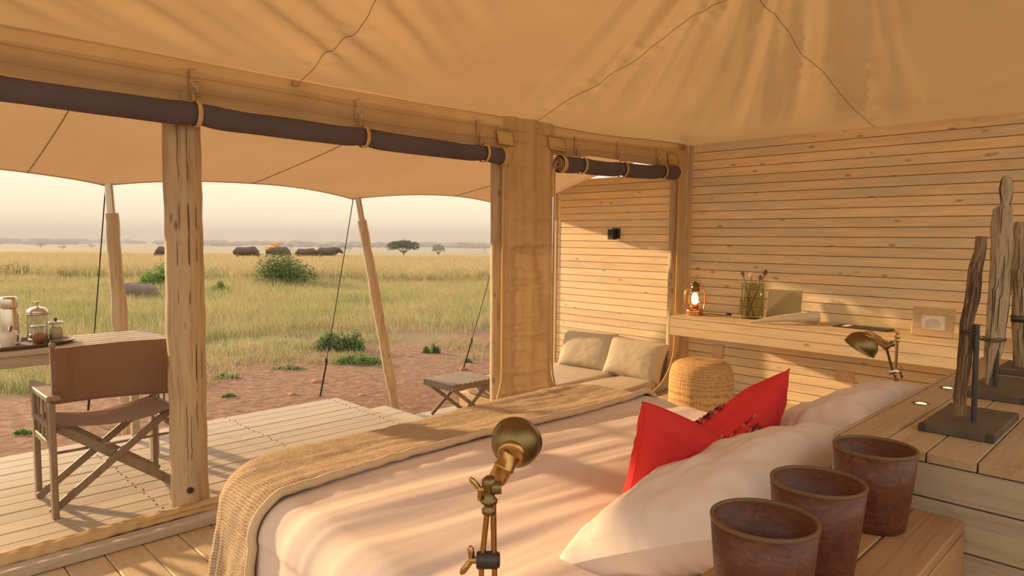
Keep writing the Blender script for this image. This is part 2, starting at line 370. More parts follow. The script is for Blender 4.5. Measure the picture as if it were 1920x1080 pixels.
        if parent is not None:
            ob.parent = parent
            if loc is not None: ob.location = o - wloc(parent)
        elif loc is not None: ob.location = o
        return ob
WL = {}
def wloc(ob):
    p = Vector(ob.location)
    while ob.parent: ob = ob.parent; p += Vector(ob.location)
    return p
def tag(o, label=None, cat=None, group=None, kind=None):
    if label: o['label'] = label
    if cat: o['category'] = cat
    if group: o['group'] = group
    if kind: o['kind'] = kind
    return o
def thing(name, loc, label, cat, group=None):
    o = bpy.data.objects.new(name, None); COL.objects.link(o); o.location = loc; o.empty_display_size = .1
    return tag(o, label, cat, group)
def struct(name, loc=(0, 0, 0)):
    o = bpy.data.objects.new(name, None); COL.objects.link(o); o.location = loc; o.empty_display_size = .1; o['kind'] = 'structure'; return o
def copy(o, loc, parent=None, name=None):
    c = o.copy(); COL.objects.link(c); c.location = loc; c.parent = parent; return c
def N(x, y=0, z=0): return noise.noise(Vector((x, y, z)))
def rotm(ax_, deg): return Matrix.Rotation(math.radians(deg), 3, ax_)
def lerp(a, b, t): return a+(b-a)*t
def sm(t): t = max(0, min(1, t)); return t*t*(3-2*t)

# ---------------------------------------------------------------- terrain and grass
GS = [-60, 6, 14, 20, 28, 50, 80, 190, 400, 800, 1500, 2300, 3000, 3600, 4500]
GZ = [-.32, -.32, -.36, -.42, -.58, -1.05, -1.5, -4.1, -7.2, -11.5, -14.5, -15, 8, 27, 20]
def gz(x, y):
    s = (x+y)*.70711
    z = float(np.interp(s, GS, GZ))
    if s > 9: z += .10*N(x*.22, y*.22)*min(1, (s-9)/8)
    if s > 2000: z += (6*N(x*.0012, y*.0012, 4)+3*N(x*.006, y*.006))*min(1, (s-2000)/800)
    return z
def terrain():
    ss = list(np.linspace(-30, 4, 8))+list(np.linspace(5, 30, 60))+list(np.geomspace(31, 4500, 70))
    tt = np.linspace(-1, 1, 90); vs = []; fs = []
    for s in ss:
        W = max(45, 1.5*abs(s))
        for t in tt:
            l = t*W; x = (s+l)*.70711; y = (s-l)*.70711; z = gz(x, y)
            if s < 28 and y > 5.6: z += .018*N(x*2.3, y*2.3)+.008*N(x*7, y*7)
            vs.append((x, y, z))
    n = len(tt)
    fs = [(j*n+i, j*n+i+1, (j+1)*n+i+1, (j+1)*n+i) for j in range(len(ss)-1) for i in range(n-1)]
    mb = MB(); mb.add(vs, fs, True); o = mb.build('ground', 'ground'); o['kind'] = 'structure'
    if o.data.polygons[0].normal.z < 0: o.data.flip_normals()
terrain()
def grass_mask(x, y):
    e_ = y + 6.0*(.5+.5*N(x*.6, y*.6)) - 3.0
    return e_
def grass(name, count, s0, s1, hmin, hmax, wd, clump, label, seed, patchy=False, power=1.0):
    r = np.random.default_rng(seed); V = []; F = []
    nc = count//clump; made = 0
    for _ in range(nc):
        s = s0+(s1-s0)*(r.random()**power); l = s*(-1.02+r.random()*1.22); x = (s+l)*.70711; y = (s-l)*.70711
        if y < 6.6: continue
        m_ = grass_mask(x, y); dens = N(x*.9, y*.9, 3)
        if not patchy:
            if m_ < 8.9+dens*1.8: continue
            if m_ < 10.2 and r.random() < .3: continue
        hn = .75+.7*(.5+.5*N(x*.3, y*.3, 9))
        if m_ < 10.8: hn *= .45
        z0 = gz(x, y)-.02
        for _k in range(clump):
            bx = x+r.normal()*.10*(1+s*.03); by = y+r.normal()*.10*(1+s*.03)
            h = r.uniform(hmin, hmax)*hn; a = r.random()*2*PI; ln = r.uniform(.2, 1.0)*h
            dx, dy = math.cos(a), math.sin(a); w_ = wd*(.6+.8*r.random())*(1+s*.035)
            px, py = -dy*w_, dx*w_; i = len(V)
            V += [(bx-px, by-py, z0), (bx+px, by+py, z0), (bx+dx*ln*.35+px*.7, by+dy*ln*.35+py*.7, z0+h*.62), (bx+dx*ln*.35-px*.7, by+dy*ln*.35-py*.7, z0+h*.62), (bx+dx*ln, by+dy*ln, z0+h)]
            F += [(i, i+1, i+2, i+3), (i+3, i+2, i+4)]
    mb = MB(); mb.v = V; mb.f = F; mb.sm = [True]*len(F)
    o = mb.build(name, 'grass'); tag(o, label, 'grass', kind='stuff')
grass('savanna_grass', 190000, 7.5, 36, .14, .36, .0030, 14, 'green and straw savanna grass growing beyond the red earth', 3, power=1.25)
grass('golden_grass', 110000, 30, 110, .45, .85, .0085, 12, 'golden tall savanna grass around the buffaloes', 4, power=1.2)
grass('sparse_grass', 1500, 6.5, 11, .04, .11, .003, 25, 'short sparse grass tufts on the bare red earth', 5, patchy=True)

def haze():
    m = bpy.data.materials.new('haze'); m.use_nodes = True; nt = m.node_tree; nt.nodes.clear()
    out = nd(nt, 'ShaderNodeOutputMaterial'); v = nd(nt, 'ShaderNodeVolumeScatter'); v.inputs['Color'].default_value = (.47, .455, .54, 1)
    v.inputs['Density'].default_value = .00115; v.inputs['Anisotropy'].default_value = .0
    ab = nd(nt, 'ShaderNodeVolumeAbsorption'); ab.inputs['Color'].default_value = (0, 0, 0, 1); ab.inputs['Density'].default_value = .00058
    ad = nd(nt, 'ShaderNodeAddShader'); nt.links.new(v.outputs[0], ad.inputs[0]); nt.links.new(ab.outputs[0], ad.inputs[1])
    nt.links.new(ad.outputs[0], out.inputs['Volume'])
    mb = MB(); c = .70711
    P = [(70, -6000), (70, 6000), (4400, 6000), (4400, -6000)]
    vs = [((s+l)*c, (s-l)*c, z) for z in (-60, 24) for s, l in P]
    mb.add(vs, [(0, 1, 2, 3), (7, 6, 5, 4), (0, 4, 5, 1), (1, 5, 6, 2), (2, 6, 7, 3), (3, 7, 4, 0)])
    o = mb.build('morning_haze', m); o.data.flip_normals(); tag(o, 'pale morning haze lying over the far plain', 'haze', kind='stuff')
haze()

# plants -------------------------------------------------------
def leaf_cloud(mb, c, rad, n, size, r, shape=.35, droop=0.0):
    for _ in range(n):
        d = Vector((r.gauss(0, 1), r.gauss(0, 1), abs(r.gauss(0, 1)) if droop == 0 else r.gauss(0, 1))).normalized()
        k = r.uniform(.55, 1.0)
        p = Vector((c[0]+d.x*rad[0]*k, c[1]+d.y*rad[1]*k, c[2]+d.z*rad[2]*k))
        a = Vector((r.gauss(0, 1), r.gauss(0, 1), r.gauss(0, .6))).normalized(); b = a.orthogonal().normalized()
        b = Matrix.Rotation(r.random()*6.28, 3, a) @ b; s_ = size*r.uniform(.6, 1.3)
        mb.add([p-a*s_, p+b*s_*shape, p+a*s_, p-b*s_*shape], [(0, 1, 2, 3)])
def bush(name, px, py, wpx, hpx, s, mat, label, n=2600, cat='bush', size=.045, flowers=0, lobes=7, group=None):
    """bush whose base is seen at px,py; s = depth; wpx,hpx = its size in the photograph at that depth"""
    d = ray(px, py); p = C0+d*s; x, y = p[0], p[1]; z = gz(x, y)
    W = wpx*s/FPX; H = hpx*s/FPX
    root = thing(name, (x, y, z), label, cat, group); r = random.Random(int(px)); mb = MB(); st = MB()
    for k in range(lobes):
        l = (k/(lobes-1)-.5) if lobes > 1 else 0
        cx = x+l*W*.62*.7+r.uniform(-.1, .1)*W; cy = y-l*W*.62*.7+r.uniform(-.2, .2)*W; hh = H*(1-1.5*l*l)*r.uniform(.8, 1.0)
        leaf_cloud(mb, (cx, cy, z+hh*.0), (W*.25, W*.25, hh*.97), n//lobes, size, r)
        for q in range(4): st.tube([(cx, cy, z-.03), (cx+r.uniform(-.3, .3)*W*.4, cy+r.uniform(-.3, .3)*W*.4, z+hh*.8)], [.012, .004], 5)
    mb.build('foliage', mat, root); tag(st.build('stem', 'bark', root), kind='stuff')
    for k in range(flowers):
        f = MB(); a = r.uniform(-.22, .06); fx = x+a*W*.7; fy = y-a*W*.7; fz = z+H*(.80+r.uniform(-.05, .10)); 
        for j in range(7):
            t = j*6.28/7; f.add([(fx, fy, fz), (fx+.09*math.cos(t-.4), fy+.09*math.sin(t-.4), fz+.06), (fx+.15*math.cos(t), fy+.15*math.sin(t), fz+.05), (fx+.09*math.cos(t+.4), fy+.09*math.sin(t+.4), fz+.06)], [(0, 1, 2, 3)])
        f.build('flower', 'yellow', root)
    return root
bush('flowering_bush', 530, 540, 122, 86, 27, 'leaf', 'rounded green bush with yellow flowers before the buffaloes', 5200, flowers=8, size=.055)
bush('green_bush', 308, 548, 80, 62, 24, 'leaf_bright', 'bright green bush beside the big post, behind the warthog', 2600, size=.06)
bush('green_bush', 412, 550, 34, 32, 22, 'leaf_bright', 'small bright green bush just right of the big post', 900, size=.05)
bush('low_shrub', 640, 663, 90, 44, 10.8, 'leaf', 'low dark green shrub at the edge of the red earth', 2200, size=.028)
bush('weed_tuft', 676, 684, 78, 22, 9.6, 'leaf_bright', 'flat bright green weed patch below the low shrub', 1500, size=.02)
bush('weed_tuft', 812, 662, 30, 22, 10.6, 'leaf', 'small leafy weed right of the leaning porch pole', 260, size=.028, lobes=3)
bush('distant_shrub', 20, 508, 90, 36, 32, 'leaf_dull', 'wide dark shrub on the plain at the left edge', 1600, size=.07)
bush('distant_shrub', 52, 508, 62, 26, 34, 'leaf_dull', 'grey-green shrub to the right of the dark shrub at left', 1100, size=.07)
bush('distant_shrub', 608, 505, 40, 20, 36, 'leaf_dull', 'pale shrub right of the flowering bush, below the buffaloes', 500, size=.07)
bush('distant_shrub', 742, 500, 50, 12, 40, 'leaf_dull', 'sparse low shrub in golden grass below the big acacia', 400, size=.06)
bush('distant_shrub', 460, 512, 44, 18, 34, 'leaf_dull', 'pale low shrub left of the flowering bush', 400, size=.06)
for i, (px, py, wp, lab) in enumerate(((428, 745, 26, 'small weed on the red earth beside the big post'), (418, 708, 50, 'green tuft on earth where grass ends beside big post'), (878, 678, 14, 'bright tiny weed on the red earth behind the stool'), (45, 814, 30, 'small weed on the earth at the left, by the deck edge'), (540, 692, 60, 'sprawling weed at the foot of the grass, mid picture'))):
    p = az(px, py, -.33); s = float((p-C0) @ MC[2])
    bush('weed_tuft', px, py, wp, 10, s, 'leaf_bright', lab, 160, size=.022, lobes=3)
def twig(px, py, s, hpx, label):
    d = ray(px, py); p = C0+d*s; z = gz(p[0], p[1]); H = hpx*s/FPX
    mb = MB(); b = Vector((p[0], p[1], z-.05)); t = b+Vector((.3*H, -.3*H, H*1.2)); mb.tube([b, (b+t)/2+Vector((.05, 0, 0)), t], [.05, .045, .03], 6)
    mb.tube([(b+t)/2, (b+t)/2+Vector((-.5*H, .5*H, .5*H))], [.035, .01], 5); mb.tube([t, t+Vector((.25*H, -.25*H, .1*H))], [.035, .015], 5); mb.tube([t, t+Vector((0, 0, .35*H))], [.03, .01], 5)
    tag(mb.build('dead_stump', 'bark', loc=(p[0], p[1], z)), label, 'stump')
twig(136, 497, 45, 14, 'dark dead stump poking from the grass at the left')
twig(838, 495, 45, 14, 'dark forked dead stump in golden grass right of the acacias')

def acacia(px, py, s, wpx, hpx, label, seed, leaves=1400, group=None, tree_z=None):
    d = ray(px, py); p = C0+d*s; x, y = p[0], p[1]; z = gz(x, y); r = random.Random(seed)
    W = wpx*s/FPX; top = (C0+ray(px, py-hpx)*s)[2]; H = top-z
    root = thing('acacia_tree', (x, y, z), label, 'tree', group); tr = MB(); lf = MB()
    u = Vector((.70711, -.70711, 0)); v = Vector((.70711, .70711, 0)); base = Vector((x, y, z-.1))
    fork = base+Vector((0, 0, H*.28)); tr.tube([base, fork], [W*.028, W*.022], 7)
    nb = 7 if leaves > 500 else 4
    for k in range(nb):
        a = (k+.5)/nb*2-1; q = r.uniform(-.6, .6)
        e1 = fork+u*a*W*.25+v*q*W*.2+Vector((0, 0, H*.25)); e2 = fork+u*a*W*.42+v*q*W*.35+Vector((0, 0, H*(.52-.10*abs(a))))
        tr.tube([fork, e1, e2], [W*.016, W*.011, W*.004], 5)
        c = e2+Vector((0, 0, H*.02)); leaf_cloud(lf, c-Vector((0, 0, H*.05)), (W*.16, W*.16, H*.24), leaves//nb, W*.024, r, .6, 1)
    tr.build('trunk', 'bark', root); lf.build('crown', 'leaf_far', root)
acacia(757, 482, 150, 57, 33, 'large flat-topped acacia with a forked trunk, nearest tree', 1, 2600)
acacia(822, 481, 155, 27, 25, 'smaller flat-topped acacia right of the large forked one', 2, 1200)
for k, (px, py, s, wp, hp, lab) in enumerate((
    (641, 477, 260, 21, 18, 'hazy acacia behind the guy rope left of the leaning pole'), (655, 473, 330, 12, 12, 'tiny hazy acacia just right of the guy rope'),
    (624, 472, 380, 8, 8, 'tiny hazy acacia left of the guy rope acacia'), (728, 470, 330, 17, 12, 'pale hazy acacia to the left of the large forked acacia'),
    (545, 469, 380, 17, 12, 'hazy acacia above the second and third buffaloes'), (522, 469, 390, 13, 10, 'smaller hazy acacia above the second buffalo'),
    (327, 473, 300, 20, 14, 'hazy acacia at the left side of the big post'), (172, 467, 420, 15, 10, 'pale acacia left of the upright porch pole'),
    (118, 472, 340, 15, 12, 'darker hazy acacia on the left plain, middle of three'), (77, 466, 430, 20, 11, 'pale wide acacia leftmost on the far plain'),
    (909, 471, 330, 9, 11, 'lone thin acacia beside the canvas column'))):
    acacia(px, py, s, wp, hp, lab, 20+k, 420)
def treeline():
    r = random.Random(5); mb = MB()
    for k in range(520):
        l = r.uniform(-1.0, 1.0); s = r.uniform(820, 1250); 
        if N(l*6, 0, s*.002) < -.25: continue
        x = (s+l*s)*.70711; y = (s-l*s)*.70711; z = gz(x, y); h = r.uniform(3, 7)
        mb.blob((x, y, z+h*.4), (r.uniform(6, 18), r.uniform(6, 18), h*.7), 7, 5)
    tag(mb.build('distant_woodland', 'leaf_far'), 'low blue-grey line of distant woodland on the plain', 'trees', kind='stuff')
treeline()

# animals ------------------------------------------------------
def skin_body(name, joints, edges, radii, mat, parent, vox=.03):
    """tapered limbs fused into one continuous skin"""
    mb = MB()
    for a_, b_ in edges:
        A, B = Vector(joints[a_]), Vector(joints[b_]); ra, rb = radii[a_], radii[b_]; n = 6
        mb.tube([A.lerp(B, i/n) for i in range(n+1)], [lerp(ra, rb, i/n) for i in range(n+1)], 16)
    for j, r_ in zip(joints, radii): mb.blob(j, (r_, r_, r_), 16, 10)
    ob = mb.build(name, mat); ob.parent = parent
    rm = ob.modifiers.new('Remesh', 'REMESH'); rm.mode = 'VOXEL'; rm.voxel_size = vox; rm.use_smooth_shade = True
    sm_ = ob.modifiers.new('Smooth', 'SMOOTH'); sm_.iterations = 6; sm_.factor = .6
    return ob
def buffalo(px, py, s, wpx, face, label, head_down=True):
    d = ray(px, py); p = C0+d*s; z = gz(p[0], p[1]); k = wpx*s/FPX/2.5
    root = thing('buffalo', (p[0], p[1], z), label, 'buffalo', 'buffaloes grazing in a line')
    root.rotation_euler[2] = math.radians(-45 if face > 0 else 135)+.1*face
    hz = .62 if head_down else 1.22
    J = [(-.2, 0, 1.08), (.35, 0, 1.12), (.75, 0, 1.22), (1.05, 0, 1.08 if head_down else 1.25), (1.32, 0, hz), (1.58, 0, hz-.22), (-.75, 0, 1.15), (-1.08, 0, 1.05), (-1.18, 0, .7)]
    E_ = [(0, 1), (1, 2), (2, 3), (3, 4), (4, 5), (0, 6), (6, 7), (7, 8)]
    Rr = [.46, .47, .44, .33, .21, .13, .43, .27, .04]
    for side in (-1, 1):
        i = len(J); J += [(.72, side*.2, .72), (.74, side*.2, .38), (.72, side*.2, .03)]; E_ += [(2, i), (i, i+1), (i+1, i+2)]; Rr += [.15, .075, .07]
        i = len(J); J += [(-.72, side*.2, .78), (-.92, side*.2, .42), (-.84, side*.2, .03)]; E_ += [(6, i), (i, i+1), (i+1, i+2)]; Rr += [.20, .08, .07]
    J = [(a*k, b*k, c*k) for a, b, c in J]; Rr = [q*k for q in Rr]
    skin_body('body', J, E_, Rr, 'hide', root, .045)
    for side in (-1, 1):
        h = MB(); b = Vector(J[4])+Vector((-.02, 0, .14))*k
        h.tube([b, b+Vector((0, side*.22, -.08))*k, b+Vector((0, side*.42, .02))*k, b+Vector((-.02, side*.44, .2))*k], [.07*k, .055*k, .04*k, .01*k], 8)
        ho = h.build('horn', 'hornm'); ho.parent = root
        e = MB(); e.blob(b+Vector((-.03, side*.24, -.12))*k, (.04*k, .14*k, .06*k), 8, 6); eo = e.build('ear', 'hide'); eo.parent = root
buffalo(313, 495, 78, 40, -1, 'dark buffalo partly behind the big post, leftmost')
buffalo(461, 494, 76, 44, 1, 'dark buffalo grazing alone left of the flowering bush')
buffalo(521, 494, 82, 42, 1, 'dark buffalo behind the yellow flowers of the bush')
buffalo(574, 493, 80, 38, 1, 'dark buffalo grazing, second from the right')
buffalo(615, 492, 80, 42, 1, 'brown buffalo with raised head and horns, rightmost', False)
def warthog():
    s = 19.5; d = ray(262, 566); p = C0+d*s; z = (C0+ray(262, 538)*s)[2]-.66
    root = thing('warthog', (p[0], p[1], z), 'grey warthog grazing in the grass behind the upright porch pole', 'warthog'); root.rotation_euler[2] = math.radians(135)
    J = [(0, 0, .52), (.30, 0, .56), (.55, 0, .50), (.78, 0, .34), (.98, 0, .2), (-.30, 0, .52), (-.48, 0, .44), (-.56, 0, .2)]
    E_ = [(0, 1), (1, 2), (2, 3), (3, 4), (0, 5), (5, 6), (6, 7)]; Rr = [.25, .24, .19, .15, .07, .23, .12, .015]
    for side in (-1, 1):
        i = len(J); J += [(.34, side*.11, .30), (.35, side*.11, .16), (.34, side*.11, .02)]; E_ += [(1, i), (i, i+1), (i+1, i+2)]; Rr += [.07, .04, .035]
        i = len(J); J += [(-.30, side*.12, .32), (-.38, side*.12, .18), (-.34, side*.12, .02)]; E_ += [(5, i), (i, i+1), (i+1, i+2)]; Rr += [.09, .04, .035]
    skin_body('body', J, E_, Rr, 'hoghide', root)
    for side in (-1, 1):
        t = MB(); t.tube([(.93, side*.06, .24), (.96, side*.14, .27), (.92, side*.16, .34)], [.018, .014, .004], 7); o = t.build('tusk', 'white'); o.parent = root
        t = MB(); t.blob((.66, side*.10, .52), (.02, .04, .07), 8, 6); o = t.build('ear', 'hoghide'); o.parent = root
    m = MB(); r = random.Random(3)
    for k in range(140):
        u = r.uniform(-.3, .6); zt = .76-.35*max(0, u-.2)**1.2-.1*max(0, -u)
        m.add([(u, r.uniform(-.02, .02), zt-.03), (u+.012, 0, zt-.03), (u-.04, r.uniform(-.03, .03), zt+.05)], [(0, 1, 2)])
    o = m.build('mane', 'chair_canvas'); o.parent = root
warthog()
for i, (px, py, r_, lab) in enumerate(((594, 718, .07, 'reddish stone on the earth just left of the guy rope end'), (548, 743, .06, 'dark red stone on the earth near the deck edge'), (678, 744, .05, 'dark stone on the earth left of the leaning pole foot'), (870, 694, .06, 'red stone beside the guy rope behind the stool'), (720, 744, .03, 'small pebble by the leaning porch pole'))):
    p = az(px, py, -.34); mb = MB(); R_ = rotm('Z', i*50)
    mb.blob((p[0], p[1], -.33), (r_, r_*.8, r_*.55), 12, 8, R_, fn=lambda q: 1+.25*N(q.x*1.7+i, q.y*1.7, q.z*1.7))
    tag(mb.build('stone', 'red_stone', loc=(p[0], p[1], -.34)), lab, 'stone')

# ================================================================ structure: porch deck, floor, walls, canvas
YF = 3.71; XR = 6.19
def plank_row(parent, name, mat, size, positions, b=.003):
    mb = MB(); mb.box((0, 0, 0), size, b); pw = wloc(parent)
    first = None
    for p in positions:
        loc = Vector(p)-pw
        if first is None: first = mb.build(name, mat); first.parent = parent; first.location = loc; o = first
        else: o = copy(first, loc, parent)
    return first
deck = struct('floor_porch', (1.0, 4.5, -.02))
plank_row(deck, 'deck_board', 'deck', (4.9, .1355, .03), [(.70, 3.774+.1425*i, -.015+random.uniform(-.0015, .0015)) for i in range(11)]+[(.70, 5.335, -.015)])
mb = MB(); mb.box((.70, 5.38, -.12), (4.9, .03, .17)); mb.box((3.165, 4.55, -.12), (.03, 1.66, .17)); mb.box((.7, 3.9, -.16), (4.8, .06, .12)); mb.box((.7, 4.6, -.16), (4.8, .06, .12)); mb.build('fascia', 'deck', deck)
mb = MB(); r = random.Random(4)
for x in (-.55, .35, 1.17, 2.15, 3.06):
    for i in range(12):
        for d in (-.035, .035):
            y = 3.774+.1425*i+d; xx = x+r.uniform(-.012, .012)
            mb.lathe([(0, .0022), (.0055, .0018), (.0065, 0)], 8, (xx, y, .0005))
tag(mb.build('nail', 'iron', deck), kind='stuff')
mb = MB(); mb.box((.70, 4.53, -.05), (4.85, 1.66, .01)); mb.build('gap_shade_sheet', 'crack', deck)  # added dark sheet, paints the shade seen between the deck boards
lounge = struct('floor_lounge', (5, 4.6, -.3))
plank_row(lounge, 'deck_board', 'deck', (3.0, .1375, .03), [(4.68, 3.80+.1425*i, -.295) for i in range(11)])
mb = MB(); mb.box((4.68, 5.36, -.37), (3.0, .03, .14)); mb.build('fascia', 'deck', lounge)
step = struct('floor_step', (3.4, 4.85, -.14))
plank_row(step, 'step_board', 'deck', (.44, .31, .03), [(3.405, 5.18-.32*i, -.155) for i in range(3)])
mb = MB(); mb.box((3.61, 4.86, -.23), (.025, .94, .12)); mb.box((3.405, 5.325, -.23), (.42, .025, .12)); mb.build('riser', 'deck', step)
fl = struct('floor', (2.5, 1.2, -.07))
plank_row(fl, 'floor_board', 'deck_y', (.159, 4.6, .03), [(-.55+.1625*i, 1.27, -.065+random.uniform(-.001, .001)) for i in range(42)], .004)
mb = MB(); mb.box((2.8, 1.27, -.095), (6.8, 4.5, .01)); mb.build('gap_shade_sheet', 'crack', fl)  # added sheet coloured as shade, shows through the floor board gaps
# threshold: wooden sill plus rolled canvas flap
th = struct('trim_1', (1.5, 3.6, -.02))
mb = MB(); mb.box((1.33, 3.555, -.022), (4.6, .075, .05), .006); mb.build('sill_board', 'deck', th)
mb = MB(); mb.box((1.33, 3.61, -.045), (4.6, .05, .03), .003); mb.build('sill_base', 'pine_x', th)
def flap(u, v):
    x = -.95+4.5*u; a = v*2*PI; rr = .040+.012*N(x*1.8, math.cos(a)*2, math.sin(a)*2)+.005*N(x*7, math.cos(a)*3, math.sin(a)*3)+.006*math.sin(a*4+5*N(x*.9, 3))+.0025*math.sin(x*60+a*2+4*N(x*3))
    return (x, 3.665+rr*math.cos(a)*1.12, .0+rr*.72*math.sin(a)+.004*math.sin(x*1.3))
mb = MB(); mb.grid(420, 41, flap); mb.build('rolled_canvas_flap', 'canvas', th)

# right wall of limed planks
wr_ = struct('wall_right', (XR+.02, 1.5, 1.2))
PH = .0836
rows = [2.405-PH/2-.002-PH*i for i in range(30)]
plank_row(wr_, 'plank', 'pine', (.022, 6.6, PH-.0045), [(XR+.011, .36, z) for z in rows], .003)
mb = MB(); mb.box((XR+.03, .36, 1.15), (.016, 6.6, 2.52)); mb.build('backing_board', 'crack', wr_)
mb = MB(); mb.box((XR-.008, 3.665, 1.17), (.05, .035, 2.46)); mb.build('corner_batten', 'pine_x', wr_)
mb = MB(); r = random.Random(2)
for z in rows[:29:1]: mb.lathe([(0, .001), (.003, .0005)], 6, (XR-.034, 3.665, z))
tag(mb.build('nail', 'iron', wr_), kind='stuff')
# plank screen beside the porch lounge
ps = struct('wall_porch', (XR+.02, 4.6, 1.0))
PP = .0797
prow = [2.10-PP*i for i in range(30)]
plank_row(ps, 'plank', 'pine', (.022, 1.62, PP-.0045), [(XR+.011, 4.655, z) for z in prow], .003)
mb = MB(); mb.box((XR+.005, 5.475, .93), (.04, .03, 2.42)); mb.box((XR+.05, 5.40, .9), (.05, .05, 2.5)); mb.box((XR+.05, 3.95, .9), (.05, .05, 2.5)); mb.box((XR+.028, 4.655, .93), (.008, 1.58, 2.38)); mb.build('screen_post', 'pine_x', ps)

# ---------------- canvas front wall: header, column, jamb, sill
wf = struct('wall_front', (3, YF, 1.2))
def ztop(x): return 2.345+.055*sm((x-4.5)/1.6)-.012*math.sin(max(0, min(1, (x-.5)/3.4))*PI)
def zbot(x): 
    if x < 3.6: return 2.115+.05*sm((1.3-x)/1.2)-.01*math.sin(x*3)
    return 2.12+.035*sm((x-4.2)/.5)
def cyl(z, l, rr=.36): return l if z > rr else l  # straight helper
def fy(x, z): return YF+.006*N(x*3, z*9)+.003*N(x*11, z*5, 4)
def header(u, v):
    x = -1.3+7.46*u; zt = ztop(x)+.01; zb = zbot(x); z = lerp(zb, zt, v)
    y = fy(x, z)-.016*math.sin(v*PI)*(1+.7*N(x*1.1, 2))+.02*math.sin(min(1, v*2.4)*PI)*sm((3.5-x)/2)
    return (x, y-.004, z)
mb = MB(); mb.grid(220, 14, header); mb.build('canvas_header', 'canvas', wf)
def flare(z, r_=.50):
    q = z+.06
    return 0 if q > r_ else r_-math.sqrt(max(0, r_*r_-(r_-q)**2))
def column(u, v):
    z = lerp(-.06, 2.36, v**1.15); l = 3.565-flare(z); r_ = 4.138+flare(z); x = lerp(l, r_, u)
    pk = .030*N(x*1.2, z*22)+.016*N(x*3.0, z*13, 7); seam = min(abs(x-3.64), abs(x-3.86), abs(x-4.07))
    k = sm(seam/.08)*.7+.3 if .2 < z < 2.0 else .1
    k *= min(1, min(u, 1-u)/.08)
    bow = .05*math.sin(u*PI)
    return (x, YF-.012-bow*.6+pk*k*1.3-.012*math.cos(seam*40), z)
mb = MB(); mb.grid(60, 260, column); mb.build('canvas_column', 'canvas', wf)
def bowx(x): return .05*math.sin((x-3.565)/.573*PI)*.6
mb = MB()
for xs in (3.605, 3.64, 3.86, 4.07, 4.105):
    pts = []
    for k in range(46):
        z = .14+k*(2.30-.14)/45; pts.append((xs, YF-.0145-bowx(xs)-.012-.003, z))
    mb.tube(pts, .0016, 5)
for side in (-1, 1):
    pts = []
    for k in range(60):
        z = -.05+k*2.1/59; xe = 3.565-flare(z) if side < 0 else 4.138+flare(z); pts.append((xe, YF-.022, z))
    mb.tube(pts, .0085, 6)
mb.build('piping', 'canvas_edge', wf)
mb = MB(); 
def patchf(u, v):
    z = lerp(-.05, .13+.02*u, v); l = 3.575-flare(z)+.02; r_ = 4.128+flare(z)-.02; x = lerp(l, r_, u); return (x, YF-.034-.05*math.sin(u*PI)*.6+.003*N(x*6, z*6), z)
mb.grid(24, 6, patchf); mb.build('reinforcement_patch', 'canvas_light', wf)
def jamb(u, v):
    z = lerp(-.06, 2.40, v); l = 6.0-flare(z); x = lerp(l, 6.215, min(1, u*1.0)); return (x, YF-.01+.008*N(x*3, z*6)-.01*math.cos(u*PI), z)
mb = MB(); mb.grid(14, 120, jamb); mb.build('canvas_jamb', 'canvas', wf)
mb = MB(); mb.tube([(6.0-flare(-.05+k*2.2/49), YF-.022, -.05+k*2.2/49) for k in range(50)], .0085, 6)
mb.tube([(4.45+k*.3, YF-.02, -.052) for k in range(5)], .012, 6); mb.build('piping', 'canvas_edge', wf)
def patch(c, wx, hz, R=0):
    x, y, z = c; m = MB()
    m.grid(8, 8, lambda u, v: (x+(u-.5)*wx+(v-.5)*R, y-.02+.003*N(u*3+x, v*3), z+(v-.5)*hz)); m.build('corner_patch', 'canvas_light', wf)
    m = MB(); q = [(x-wx/2-R/2, y-.024, z-hz/2), (x+wx/2-R/2, y-.024, z-hz/2), (x+wx/2+R/2, y-.024, z+hz/2), (x-wx/2+R/2, y-.024, z+hz/2)]
    m.tube(q+[q[0]], .0025, 5); m.build('stitched_edge', 'stitch', wf)
patch((3.565, YF-.02, 2.19), .17, .10, -.03); patch((4.14, YF-.02, 2.205), .2, .10, -.03); patch((5.86, YF-.01, 2.235), .17, .10, -.03)
HOOK = [(1.346, 2.221), (2.319, 2.21), (3.311, 2.21), (4.399, 2.212), (4.981, 2.233), (5.599, 2.241)]
for i, (x, z) in enumerate(HOOK):
    m = MB(); m.tube([(x-.022, YF-.04, z+.012), (x, YF-.045, z+.02), (x+.026, YF-.04, z+.016), (x+.006, YF-.05, z-.014), (x-.004, YF-.05, z-.014), (x-.022, YF-.04, z+.012)], .0028, 6)
    m.tube([(x+.003, YF-.05, z-.01), (x+.006, YF-.055, z-.04)], .004, 6); m.build('buckle', 'steel', wf)
    m = MB(); q = [(x-.03, z+.075), (x-.03, z-.055), (x+.03, z-.058)]; m.tube([(a, YF-.028, b) for a, b in q], .0018, 5)
    q = [(x+.012, z+.078), (x-.022, z+.08), (x-.022, z+.03)]; m.tube([(a, YF-.026, b) for a, b in q], .0016, 5); m.build('stitched_square', 'stitch', wf)
for x, z in ((1.893, 2.318), (3.895, 2.318), (6.06, 2.375)):
    m = MB(); R_ = rotm('X', 90); m.lathe([(.004, -.02), (.017, -.018), (.019, 0), (.017, .018), (.004, .02)], 12, (x, YF-.05, z-.005), rotm('Y', 90)); m.build('toggle', 'canvas', wf)
# stitch lines along header
m = MB()
for off in (.055, .10): m.tube([(-1.2+k*.12, header((k*.12+.1)/7.46, .5)[1]-.014, lerp(zbot(-1.2+k*.12), ztop(-1.2+k*.12), .25 if off < .06 else .62)) for k in range(60)], .0014, 4)
m.build('stitching', 'stitch', wf)

